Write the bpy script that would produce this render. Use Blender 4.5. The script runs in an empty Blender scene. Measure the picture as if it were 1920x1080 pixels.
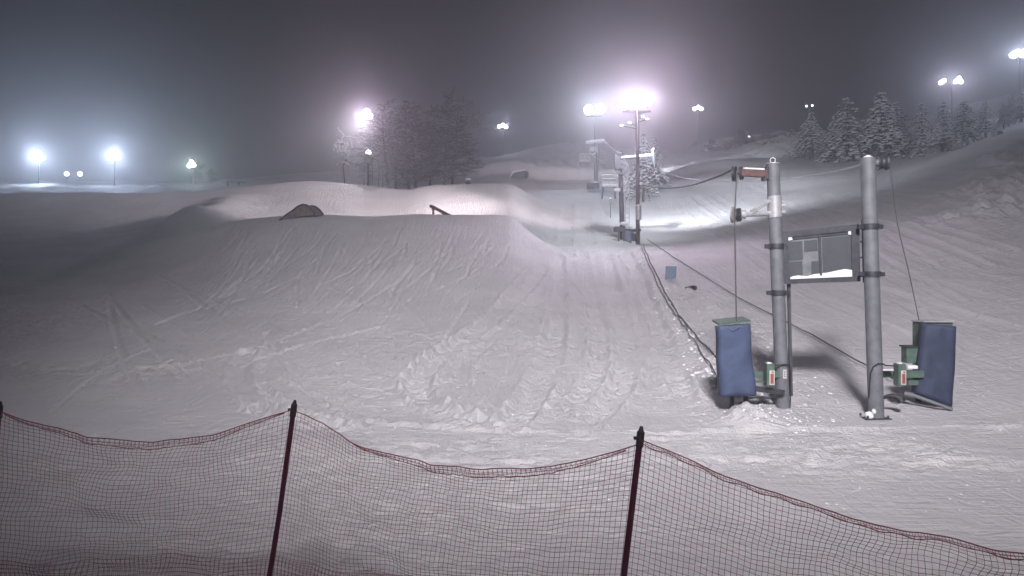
import bpy, math, random
import numpy as np
from mathutils import Vector, Matrix

random.seed(7)
rng = np.random.default_rng(11)
R = math.radians
sc = bpy.context.scene
COL = sc.collection

# ------------------------------------------------------------------ camera
cam_d = bpy.data.cameras.new("camera")
cam_d.lens = 26.25
cam_d.sensor_width = 36
cam_d.clip_start = 0.1
cam_d.clip_end = 1500
cam = bpy.data.objects.new("camera", cam_d)
COL.objects.link(cam)
cam.location = (0, 0, 0)
cam.rotation_euler = (R(90), 0, 0)
sc.camera = cam

# ------------------------------------------------------------------ world, exposure
w = bpy.data.worlds.new("World")
sc.world = w
w.use_nodes = True
bg = w.node_tree.nodes["Background"]
bg.inputs["Color"].default_value = (0.60, 0.62, 0.74, 1)
bg.inputs["Strength"].default_value = 0.015
sc.view_settings.view_transform = 'Standard'
sc.view_settings.look = 'None'
sc.view_settings.exposure = 0.0
sc.view_settings.gamma = 1.0
sc.cycles.use_denoising = True
sc.cycles.volume_bounces = 1
sc.cycles.max_bounces = 5
sc.cycles.diffuse_bounces = 3
sc.cycles.sample_clamp_indirect = 6

HAZE_DENSITY = 0.0037
HAZE_ANISO = 0.84
LAMP_GAIN = 0.07


def light(name, kind, loc, aim, power, color, size=0.5, cone=None, blend=0.6, parent=None, strength_sun=None):
    d = bpy.data.lights.new(name, kind)
    d.energy = power
    d.color = color
    if kind == 'SPOT':
        d.spot_size = R(cone)
        d.spot_blend = blend
        d.shadow_soft_size = size
    elif kind == 'SUN':
        d.angle = R(size)
    else:
        d.shadow_soft_size = size
    o = bpy.data.objects.new(name, d)
    COL.objects.link(o)
    o.location = loc
    o.rotation_euler = (Vector(aim) - Vector(loc)).to_track_quat('-Z', 'Y').to_euler()
    if parent:
        o.parent = parent
        o.location = Vector(loc) - parent.location
    return o


# soft glow of the overcast, snow-filled night sky
light("sky_glow", 'SUN', (0, -20, 60), (4, 20, 0), 0.12, (0.93, 0.92, 1.0), size=70)
# the base area floodlights that stand behind the camera and light the run-out
light("base_floodlight_beam", 'SPOT', (0.5, -8, 14), (4.6, 31, -1.0), 56000, (1.0, 0.94, 0.965), size=1.8, cone=69, blend=1.0)

# ------------------------------------------------------------------ materials
M = {}


def mat(name, col, rough=0.7, metal=0.0, var=0.0, vscale=8.0, bump=0.0, bscale=30.0, emit=None, estr=0.0, stretch=None, col2=None, obj_space=True):
    m = bpy.data.materials.new(name)
    m.use_nodes = True
    nt = m.node_tree
    b = nt.nodes["Principled BSDF"]
    b.inputs["Base Color"].default_value = (*col, 1)
    b.inputs["Roughness"].default_value = rough
    b.inputs["Metallic"].default_value = metal
    tc = nt.nodes.new("ShaderNodeTexCoord")
    src = tc.outputs["Object"]
    if stretch:
        mp = nt.nodes.new("ShaderNodeMapping")
        mp.inputs["Scale"].default_value = stretch
        nt.links.new(src, mp.inputs["Vector"])
        src = mp.outputs["Vector"]
    if var > 0:
        n = nt.nodes.new("ShaderNodeTexNoise")
        n.inputs["Scale"].default_value = vscale
        n.inputs["Detail"].default_value = 6
        n.inputs["Roughness"].default_value = 0.65
        nt.links.new(src, n.inputs["Vector"])
        r = nt.nodes.new("ShaderNodeValToRGB")
        c2 = col2 if col2 else tuple(c * (1 - var) for c in col)
        r.color_ramp.elements[0].position = 0.36
        r.color_ramp.elements[1].position = 0.62
        r.color_ramp.elements[0].color = (*c2, 1)
        r.color_ramp.elements[1].color = (*col, 1)
        nt.links.new(n.outputs["Fac"], r.inputs["Fac"])
        nt.links.new(r.outputs["Color"], b.inputs["Base Color"])
    if bump > 0:
        n2 = nt.nodes.new("ShaderNodeTexNoise")
        n2.inputs["Scale"].default_value = bscale
        n2.inputs["Detail"].default_value = 5
        nt.links.new(src, n2.inputs["Vector"])
        bp = nt.nodes.new("ShaderNodeBump")
        bp.inputs["Strength"].default_value = bump
        bp.inputs["Distance"].default_value = 0.02
        nt.links.new(n2.outputs["Fac"], bp.inputs["Height"])
        nt.links.new(bp.outputs["Normal"], b.inputs["Normal"])
    if emit:
        b.inputs["Emission Color"].default_value = (*emit, 1)
        b.inputs["Emission Strength"].default_value = estr
    M[name] = m
    return m


mat("snow_clean", (0.80, 0.80, 0.83), 0.6, bump=0.4, bscale=25)
mat("snow_frost", (0.62, 0.63, 0.66), 0.7, var=0.35, vscale=3)
mat("galvanised", (0.185, 0.197, 0.218), 0.6, 0.12, var=0.3, vscale=5, bump=0.1, bscale=60)
mat("galvanised_light", (0.50, 0.51, 0.53), 0.45, 0.3, var=0.3, vscale=9)
mat("dark_steel", (0.07, 0.075, 0.09), 0.5, 0.4, var=0.4, vscale=12)
mat("rust_red", (0.17, 0.10, 0.092), 0.65, 0.1, var=0.4, vscale=14)
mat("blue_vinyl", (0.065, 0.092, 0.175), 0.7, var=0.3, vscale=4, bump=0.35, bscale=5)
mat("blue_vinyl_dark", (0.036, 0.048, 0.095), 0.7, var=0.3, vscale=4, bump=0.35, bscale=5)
mat("green_paint", (0.10, 0.16, 0.13), 0.55, var=0.35, vscale=10)
mat("label_red", (0.30, 0.075, 0.05), 0.5)
mat("label_white", (0.6, 0.6, 0.6), 0.5)
mat("label_ink", (0.03, 0.03, 0.03), 0.5)
mat("rubber", (0.03, 0.03, 0.035), 0.6)
mat("rope", (0.09, 0.085, 0.09), 0.9)
mat("net_cord", (0.27, 0.085, 0.10), 0.8)
mat("net_hem", (0.20, 0.03, 0.05), 0.8)
mat("fence_post", (0.055, 0.008, 0.020), 0.45)
mat("panel_grey", (0.06, 0.066, 0.078), 0.6, var=0.2, vscale=6)
mat("bark", (0.07, 0.055, 0.05), 0.9, var=0.4, vscale=10, bump=0.6, bscale=20)
mat("needles", (0.030, 0.048, 0.036), 0.8, var=0.5, vscale=3)
mat("twig", (0.085, 0.07, 0.07), 0.9)
mat("pole_brown", (0.085, 0.07, 0.085), 0.7, var=0.4, vscale=6, stretch=(8, 8, 0.6))
mat("wood_panel", (0.16, 0.13, 0.13), 0.7, var=0.55, vscale=5)
mat("sign_blue", (0.14, 0.20, 0.30), 0.5, var=0.2, vscale=5)
mat("black_paint", (0.02, 0.02, 0.025), 0.6)
mat("lamp_white", (0.9, 0.9, 1.0), 0.4, emit=(0.92, 0.93, 1.0), estr=14)
mat("lamp_pink", (0.9, 0.9, 1.0), 0.4, emit=(1.0, 0.88, 1.0), estr=18)
mat("lamp_cyan", (0.9, 0.9, 1.0), 0.4, emit=(0.85, 0.97, 1.0), estr=14)
mat("lamp_small", (0.9, 0.9, 1.0), 0.4, emit=(0.88, 0.93, 1.0), estr=5)


def snow_material():
    m = bpy.data.materials.new("groomed_snow")
    m.use_nodes = True
    nt = m.node_tree
    b = nt.nodes["Principled BSDF"]
    b.inputs["Roughness"].default_value = 0.62
    b.inputs["Specular IOR Level"].default_value = 0.25
    tc = nt.nodes.new("ShaderNodeTexCoord")

    def noise(scale, detail, stretch=None, rough=0.6):
        n = nt.nodes.new("ShaderNodeTexNoise")
        n.inputs["Scale"].default_value = scale
        n.inputs["Detail"].default_value = detail
        n.inputs["Roughness"].default_value = rough
        src = tc.outputs["Object"]
        if stretch:
            mp = nt.nodes.new("ShaderNodeMapping")
            mp.inputs["Scale"].default_value = stretch[0]
            mp.inputs["Rotation"].default_value = (0, 0, stretch[1])
            nt.links.new(src, mp.inputs["Vector"])
            src = mp.outputs["Vector"]
        nt.links.new(src, n.inputs["Vector"])
        return n.outputs["Fac"]

    r = nt.nodes.new("ShaderNodeValToRGB")
    r.color_ramp.elements[0].position = 0.3
    r.color_ramp.elements[1].position = 0.7
    r.color_ramp.elements[0].color = (0.66, 0.655, 0.69, 1)
    r.color_ramp.elements[1].color = (0.81, 0.805, 0.83, 1)
    nt.links.new(noise(0.35, 8, None, 0.7), r.inputs["Fac"])
    nt.links.new(r.outputs["Color"], b.inputs["Base Color"])
    # bumps: coarse crumbs, fine crystals and long scrape lines
    n1 = noise(5.0, 9, None, 0.75)
    n2 = noise(1.6, 7, ((5.0, 0.5, 1.0), 0.45), 0.7)
    n3 = noise(2.2, 5, ((0.6, 5.0, 1.0), 0.1), 0.7)
    add = nt.nodes.new("ShaderNodeMath"); add.operation = 'ADD'
    add2 = nt.nodes.new("ShaderNodeMath"); add2.operation = 'ADD'
    nt.links.new(n1, add.inputs[0]); nt.links.new(n2, add.inputs[1])
    nt.links.new(add.outputs[0], add2.inputs[0]); nt.links.new(n3, add2.inputs[1])
    bp = nt.nodes.new("ShaderNodeBump")
    bp.inputs["Strength"].default_value = 0.8
    bp.inputs["Distance"].default_value = 0.14
    nt.links.new(add2.outputs[0], bp.inputs["Height"])
    nt.links.new(bp.outputs["Normal"], b.inputs["Normal"])
    return m


M["snow"] = snow_material()

# ------------------------------------------------------------------ mesh helpers


class MB:
    def __init__(s):
        s.v = []
        s.f = []
        s.sm = []

    def add(s, vs, fs, smooth=False):
        n = len(s.v)
        s.v += [tuple(p) for p in vs]
        s.f += [tuple(i + n for i in f) for f in fs]
        s.sm += [smooth] * len(fs)
        return s

    def box(s, c, size, mtx=None):
        hx, hy, hz = size[0] / 2, size[1] / 2, size[2] / 2
        c = Vector(c)
        vs = []
        for x in (-hx, hx):
            for y in (-hy, hy):
                for z in (-hz, hz):
                    p = Vector((x, y, z))
                    if mtx:
                        p = mtx @ p
                    vs.append(c + p)
        s.add(vs, [(0, 1, 3, 2), (4, 6, 7, 5), (0, 4, 5, 1), (2, 3, 7, 6), (0, 2, 6, 4), (1, 5, 7, 3)])
        return s

    def tube(s, pts, rad, n=8, cap=True, smooth=True):
        pts = [Vector(p) for p in pts]
        if not isinstance(rad, (list, tuple)):
            rad = [rad] * len(pts)
        rings = []
        up0 = None
        for i, p in enumerate(pts):
            if i == 0:
                d = pts[1] - pts[0]
            elif i == len(pts) - 1:
                d = pts[-1] - pts[-2]
            else:
                d = pts[i + 1] - pts[i - 1]
            d.normalize()
            if up0 is None:
                up0 = Vector((0, 0, 1)) if abs(d.z) < 0.9 else Vector((1, 0, 0))
            a = d.cross(up0)
            if a.length < 1e-4:
                a = d.cross(Vector((0, 1, 0)))
            a.normalize()
            b = d.cross(a).normalized()
            up0 = -b if False else up0
            rings.append([p + (a * math.cos(2 * math.pi * k / n) + b * math.sin(2 * math.pi * k / n)) * rad[i] for k in range(n)])
        vs = [q for r_ in rings for q in r_]
        fs = []
        for i in range(len(rings) - 1):
            for k in range(n):
                k2 = (k + 1) % n
                fs.append((i * n + k, i * n + k2, (i + 1) * n + k2, (i + 1) * n + k))
        s.add(vs, fs, smooth)
        if cap:
            s.add(rings[0], [tuple(range(n - 1, -1, -1))])
            s.add(rings[-1], [tuple(range(n))])
        return s

    def disc_rim(s, c, axis, prof, n=24):
        """lathe: prof is a list of (offset along axis, radius)"""
        c = Vector(c)
        ax = Vector(axis).normalized()
        return s.tube([c + ax * a for a, _ in prof], [max(r_, 0.001) for _, r_ in prof], n=n)

    def prism(s, outline, d):
        """outline: list of Vectors (planar), d: extrusion vector"""
        n = len(outline)
        a = [Vector(p) for p in outline]
        b = [p + Vector(d) for p in a]
        fs = [tuple(range(n)), tuple(range(2 * n - 1, n - 1, -1))]
        for i in range(n):
            j = (i + 1) % n
            fs.append((i, j, n + j, n + i))
        s.add(a + b, fs)
        return s

    def blob(s, c, r, seed=0, squash=(1, 1, 1)):
        rr = random.Random(seed)
        c = Vector(c)
        t = (1 + 5 ** 0.5) / 2
        base = [(-1, t, 0), (1, t, 0), (-1, -t, 0), (1, -t, 0), (0, -1, t), (0, 1, t), (0, -1, -t), (0, 1, -t), (t, 0, -1), (t, 0, 1), (-t, 0, -1), (-t, 0, 1)]
        fs = [(0, 11, 5), (0, 5, 1), (0, 1, 7), (0, 7, 10), (0, 10, 11), (1, 5, 9), (5, 11, 4), (11, 10, 2), (10, 7, 6), (7, 1, 8), (3, 9, 4), (3, 4, 2), (3, 2, 6), (3, 6, 8), (3, 8, 9), (4, 9, 5), (2, 4, 11), (6, 2, 10), (8, 6, 7), (9, 8, 1)]
        vs = []
        for p in base:
            v = Vector(p).normalized() * r * rr.uniform(0.7, 1.15)
            vs.append(c + Vector((v.x * squash[0], v.y * squash[1], v.z * squash[2])))
        s.add(vs, fs, True)
        return s

    def build(s, name, m, parent=None, O=(0, 0, 0), bevel=0):
        me = bpy.data.meshes.new(name)
        O = Vector(O)
        me.from_pydata([tuple(Vector(p) - O) for p in s.v], [], s.f)
        me.polygons.foreach_set("use_smooth", s.sm)
        me.materials.append(M[m] if isinstance(m, str) else m)
        me.update()
        o = bpy.data.objects.new(name, me)
        COL.objects.link(o)
        if parent:
            o.parent = parent
        else:
            o.location = O
        if bevel:
            b = o.modifiers.new("bevel", 'BEVEL')
            b.width = bevel
            b.segments = 2
            b.limit_method = 'ANGLE'
        return o


def tag(o, label, cat, group=None, kind=None):
    if label:
        o["label"] = label
    if cat:
        o["category"] = cat
    if group:
        o["group"] = group
    if kind:
        o["kind"] = kind
    return o


def thing(name, label, cat, loc, group=None):
    o = bpy.data.objects.new(name, None)
    o.empty_display_size = 0.2
    COL.objects.link(o)
    o.location = loc
    tag(o, label, cat, group)
    return o


def P(u, v, Y):
    """the point seen in the photograph at column u, row v, if it stands Y metres away"""
    return Vector(((u - 960) / 1400 * Y, Y, (540 - v) / 1400 * Y))


# ------------------------------------------------------------------ terrain
U = np.array([-500, 0, 200, 350, 450, 580, 700, 820, 950, 1000, 1060, 1150, 1250, 1350, 1500, 1650, 1800, 1920, 2400], float)
ST = [
    (2.0,  'z', [-2.55] * 19),
    (7.0,  'z', [-2.58] * 19),
    (11.0, 'z', [-2.52] * 19),
    (14.5, 'v', [775, 773, 772, 772, 772, 772, 772, 772, 772, 772, 772, 772, 772, 772, 773, 775, 765, 757, 730]),
    (20,   'v', [668, 664, 662, 660, 658, 655, 655, 655, 657, 659, 660, 660, 658, 655, 650, 644, 628, 606, 560]),
    (26,   'v', [594, 590, 588, 582, 572, 562, 558, 558, 562, 574, 580, 580, 575, 569, 560, 545, 515, 495, 440]),
    (32,   'v', [542, 538, 534, 520, 498, 482, 476, 474, 484, 508, 524, 524, 515, 508, 494, 468, 425, 398, 340]),
    (36,   'v', [512, 506, 500, 476, 446, 430, 426, 424, 434, 470, 496, 497, 488, 478, 458, 422, 380, 345, 285]),
    (38,   'v', [497, 491, 484, 450, 421, 407, 409, 404, 405, 444, 482, 485, 476, 465, 440, 405, 360, 325, 265]),
    (39.0, 'v', [491, 484, 475, 439, 413, 403, 406, 402, 403, 438, 476, 480, 472, 460, 434, 397, 352, 317, 257]),
    (39.8, 'v', [486, 478, 470, 438, 416, 408, 413, 410, 409, 440, 471, 475, 467, 454, 428, 391, 346, 310, 251]),
    (41.5, 'v', [474, 467, 460, 442, 428, 424, 430, 428, 428, 445, 463, 464, 458, 444, 415, 380, 336, 296, 240]),
    (46,   'v', [449, 444, 440, 430, 432, 434, 440, 436, 430, 432, 441, 444, 438, 424, 392, 358, 308, 266, 215]),
    (50,   'v', [432, 428, 426, 416, 412, 420, 420, 404, 394, 410, 421, 424, 418, 402, 372, 343, 289, 252, 205]),
    (55,   'v', [404, 398, 398, 398, 394, 396, 394, 366, 360, 388, 402, 404, 398, 380, 354, 340, 286, 247, 200]),
    (59.5, 'v', [366, 362, 363, 368, 366, 362, 366, 348, 345, 366, 385, 385, 377, 360, 340, 336, 284, 243, 195]),
    (61.5, 'v', [368, 364, 362, 362, 354, 350, 356, 356, 354, 363, 376, 376, 367, 351, 334, 332, 283, 242, 193]),
    (66,   'v', [374, 372, 370, 364, 353, 341, 351, 366, 366, 359, 361, 360, 351, 336, 324, 324, 280, 240, 190]),
    (69,   'v', [379, 378, 377, 373, 365, 352, 362, 374, 374, 358, 357, 354, 345, 328, 318, 318, 279, 238, 188]),
    (77,   'v', [384, 382, 382, 378, 376, 374, 376, 380, 378, 366, 364, 353, 336, 317, 311, 307, 277, 235, 186]),
    (92,   'v', [372, 370, 370, 366, 372, 374, 372, 364, 362, 362, 360, 350, 318, 306, 290, 290, 270, 224, 180]),
    (110,  'v', [356, 355, 355, 356, 356, 355, 352, 346, 344, 350, 348, 340, 308, 296, 272, 270, 246, 208, 170]),
    (130,  'v', [348, 347, 350, 350, 346, 344, 336, 325, 318, 318, 316, 316, 300, 285, 260, 255, 228, 194, 160]),
    (150,  'v', [346, 345, 346, 346, 342, 336, 324, 312, 300, 292, 290, 293, 290, 273, 253, 246, 215, 184, 150]),
    (175,  'v', [348, 343, 342, 342, 338, 325, 318, 306, 291, 281, 271, 277, 285, 265, 250, 241, 205, 178, 140]),
    (210,  'v', [372, 365, 362, 360, 356, 345, 338, 326, 314, 306, 300, 302, 308, 292, 276, 266, 235, 205, 170]),
    (330,  'v', [470, 465, 462, 460, 458, 450, 445, 438, 430, 425, 420, 420, 425, 415, 400, 390, 365, 345, 320]),
]
YS = np.array([s_[0] for s_ in ST])
ZS = np.array([[(540 - v) / 1400 * y if k == 'v' else v for v in row] for y, k, row in ST])


def pchip_slopes(x, y):
    h = np.diff(x)
    d = np.diff(y, axis=0) / h[:, None]
    m = np.zeros_like(y)
    a, b = d[:-1], d[1:]
    w1 = (2 * h[1:] + h[:-1])[:, None]
    w2 = (h[1:] + 2 * h[:-1])[:, None]
    same = (a * b) > 0
    with np.errstate(divide='ignore', invalid='ignore'):
        hm = (w1 + w2) / (w1 / a + w2 / b)
    m[1:-1] = np.where(same, hm, 0)
    m[0] = d[0]
    m[-1] = d[-1]
    return m


def pchip(x, y, xq):
    m = pchip_slopes(x, y)
    i = np.clip(np.searchsorted(x, xq) - 1, 0, len(x) - 2)
    h = (x[i + 1] - x[i])
    t = ((xq - x[i]) / h)[:, None]
    h = h[:, None]
    return ((1 + 2 * t) * (1 - t) ** 2 * y[i] + t * (1 - t) ** 2 * h * m[i] + t * t * (3 - 2 * t) * y[i + 1] + t * t * (t - 1) * h * m[i + 1])


UG = np.linspace(-500, 2400, 581)
SG = (UG - 960) / 1400
LG = np.linspace(math.log(2.0), math.log(330), 1400)
YG = np.exp(LG)
tab = pchip(U, ZS.T, UG).T            # stations x UG
# soften sideways
k = np.array([1, 2, 1], float); k /= k.sum()
tab = np.array([np.convolve(np.pad(r_, 1, mode='edge'), k, mode='valid') for r_ in tab])
TAB = pchip(YS, tab, YG)              # YG x UG


def base_z(x, y):
    x = np.asarray(x, float); y = np.asarray(y, float)
    yc = np.clip(y, 2.0, 330)
    s_ = np.clip(x / yc, SG[0], SG[-1])
    fu = (s_ - SG[0]) / (SG[1] - SG[0])
    fy = (np.log(yc) - LG[0]) / (LG[1] - LG[0])
    iu = np.clip(fu.astype(int), 0, len(SG) - 2)
    iy = np.clip(fy.astype(int), 0, len(YG) - 2)
    a = fu - iu; b = fy - iy
    return (TAB[iy, iu] * (1 - a) + TAB[iy, iu + 1] * a) * (1 - b) + (TAB[iy + 1, iu] * (1 - a) + TAB[iy + 1, iu + 1] * a) * b


_perm = rng.random((256, 256))


def vnoise(x, y):
    xi = np.floor(x).astype(int); yi = np.floor(y).astype(int)
    fx = x - xi; fy = y - yi
    fx = fx * fx * (3 - 2 * fx); fy = fy * fy * (3 - 2 * fy)
    a = _perm[xi & 255, yi & 255]; b = _perm[(xi + 1) & 255, yi & 255]
    c = _perm[xi & 255, (yi + 1) & 255]; d = _perm[(xi + 1) & 255, (yi + 1) & 255]
    return (a * (1 - fx) + b * fx) * (1 - fy) + (c * (1 - fx) + d * fx) * fy - 0.5


def fbm(x, y, o=4):
    r_ = 0; a = 1.0
    for i in range(o):
        r_ = r_ + a * vnoise(x * 2 ** i + 17 * i, y * 2 ** i + 31 * i)
        a *= 0.5
    return r_


def sstep(a, b, x):
    t = np.clip((x - a) / (b - a), 0, 1)
    return t * t * (3 - 2 * t)


def hit(u, v, y0=6.7, y1=180):
    """world point of the base terrain seen at photo pixel (u, v)"""
    ys = np.exp(np.linspace(math.log(y0), math.log(y1), 1500))
    s_ = (u - 960) / 1400
    z = base_z(s_ * ys, ys)
    ray = (540 - v) / 1400 * ys
    idx = np.nonzero(z >= ray)[0]
    i = idx[0] if len(idx) else len(ys) - 1
    return Vector((s_ * ys[i], ys[i], float(z[i])))


def polydist(x, y, pts):
    best = np.full(x.shape, 1e9); along = np.zeros(x.shape)
    acc = 0
    for (ax, ay), (bx, by) in zip(pts[:-1], pts[1:]):
        dx, dy = bx - ax, by - ay
        L = math.hypot(dx, dy)
        if L < 1e-6:
            continue
        t = np.clip(((x - ax) * dx + (y - ay) * dy) / L ** 2, 0, 1)
        d = np.hypot(x - ax - t * dx, y - ay - t * dy)
        m = d < best
        best = np.where(m, d, best); along = np.where(m, acc + t * L, along)
        acc += L
    return best, along


def smooth_path(px):
    pts = [hit(u, v) for u, v in px]
    pts = [(p.x, p.y) for p in pts]
    out = []
    n = len(pts)
    for i in range(n - 1):
        p0 = pts[max(i - 1, 0)]; p1 = pts[i]; p2 = pts[i + 1]; p3 = pts[min(i + 2, n - 1)]
        for k_ in range(8):
            t = k_ / 8
            out.append(tuple(0.5 * ((2 * p1[c]) + (-p0[c] + p2[c]) * t + (2 * p0[c] - 5 * p1[c] + 4 * p2[c] - p3[c]) * t * t + (-p0[c] + 3 * p1[c] - 3 * p2[c] + p3[c]) * t ** 3) for c in (0, 1)))
    out.append(pts[-1])
    return out


TRACKS = [  # (path in the picture, width m, depth m, tread)
    ([(1046, 478), (1046, 540), (1044, 600), (1034, 660), (1010, 720), (960, 790)], 0.42, 0.07, 1),
    ([(1018, 500), (985, 540), (930, 590), (860, 640), (800, 690), (785, 730), (840, 775), (960, 800)], 0.40, 0.085, 1),
    ([(1092, 470), (1102, 530), (1118, 600), (1124, 660), (1108, 720), (1060, 780)], 0.34, 0.045, 1),
    ([(1135, 470), (1150, 540), (1168, 620), (1172, 690), (1150, 740), (1100, 790)], 0.40, 0.05, 1),
    ([(1175, 475), (1205, 545), (1235, 620), (1265, 700), (1300, 770)], 0.36, 0.05, 1),
    ([(1020, 560), (950, 610), (880, 670), (865, 715), (900, 760)], 0.22, 0.035, 0),
    ([(465, 660), (448, 700), (462, 745), (520, 785), (640, 805)], 0.3, 0.07, 1),
    ([(492, 690), (500, 740), (560, 775), (700, 795)], 0.18, 0.04, 1),
    ([(700, 800), (1000, 815), (1300, 812), (1600, 806), (1910, 800)], 0.24, 0.05, 0),
    ([(560, 870), (900, 868), (1300, 862), (1700, 858), (1900, 862)], 0.20, 0.04, 0),
    ([(640, 640), (720, 700), (830, 740), (900, 800)], 0.16, 0.03, 0),
    ([(120, 560), (300, 640), (480, 700), (640, 760)], 0.14, 0.03, 0),
    ([(60, 700), (300, 690), (520, 640), (700, 560)], 0.14, 0.03, 0),
    ([(1090, 372), (1094, 400), (1100, 430), (1104, 458)], 0.5, 0.06, 0),
    ([(1062, 368), (1064, 400), (1062, 430), (1060, 458)], 0.5, 0.06, 0),
    ([(1135, 378), (1150, 405), (1165, 440)], 0.5, 0.05, 0),
    ([(1300, 365), (1400, 430), (1530, 500), (1700, 560), (1900, 620)], 0.35, 0.05, 0),
    ([(1330, 360), (1450, 430), (1600, 490), (1750, 530), (1910, 570)], 0.30, 0.05, 0),
    ([(1300, 400), (1380, 460), (1500, 540), (1650, 610), (1850, 690)], 0.30, 0.04, 0),
    ([(1500, 385), (1600, 405), (1700, 440), (1850, 500)], 0.3, 0.05, 0),
    ([(1560, 375), (1650, 385), (1760, 430), (1900, 470)], 0.3, 0.05, 0),
]
rt = random.Random(5)
for _ in range(26):   # single ski and board lines criss-crossing the run-out
    u0 = rt.uniform(100, 1250); v0 = rt.uniform(500, 690)
    du = rt.uniform(-260, 260); dv = rt.uniform(40, 180)
    TRACKS.append(([(u0, v0), (u0 + du * 0.5 + rt.uniform(-30, 30), v0 + dv * 0.5), (u0 + du, v0 + dv)], rt.uniform(0.07, 0.13), rt.uniform(0.022, 0.045), 0))
for _ in range(52):   # drop lines down the take-off face
    u0 = rt.uniform(450, 960); v0 = rt.uniform(425, 500)
    TRACKS.append(([(u0, v0), (u0 - rt.uniform(5, 45), v0 + 35), (u0 - rt.uniform(40, 120), v0 + rt.uniform(60, 110))], rt.uniform(0.05, 0.10), rt.uniform(0.03, 0.075), 0))
for _ in range(14):   # side-slip scrapes and groomer passes on the right run
    u0 = rt.uniform(1280, 1750); v0 = rt.uniform(360, 560)
    du = rt.uniform(90, 260)
    TRACKS.append(([(u0, v0), (u0 + du * 0.5, v0 + du * 0.26), (u0 + du, v0 + du * rt.uniform(0.35, 0.62))], rt.uniform(0.12, 0.25), rt.uniform(0.03, 0.06), 0))
TR = []
for p_, w_, d_, t_ in TRACKS:
    sp = smooth_path(p_)
    xs_ = [q_[0] for q_ in sp]; ys_ = [q_[1] for q_ in sp]
    mg = w_ * 3 + 0.3
    if t_:
        w_ = w_ * 0.92; d_ = d_ * 1.55
    TR.append((sp, w_, d_ * 1.15, t_, (min(xs_) - mg, max(xs_) + mg, min(ys_) - mg, max(ys_) + mg)))
# crumbly strip beside the tow line
STRIP = smooth_path([(1215, 468), (1250, 500), (1300, 560), (1360, 620), (1420, 700), (1440, 760)])
TOWEDGE = smooth_path([(1195, 468), (1225, 530), (1265, 600), (1310, 670), (1340, 720)])
MOUND1 = P(1405, 760, 14.2)


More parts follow.
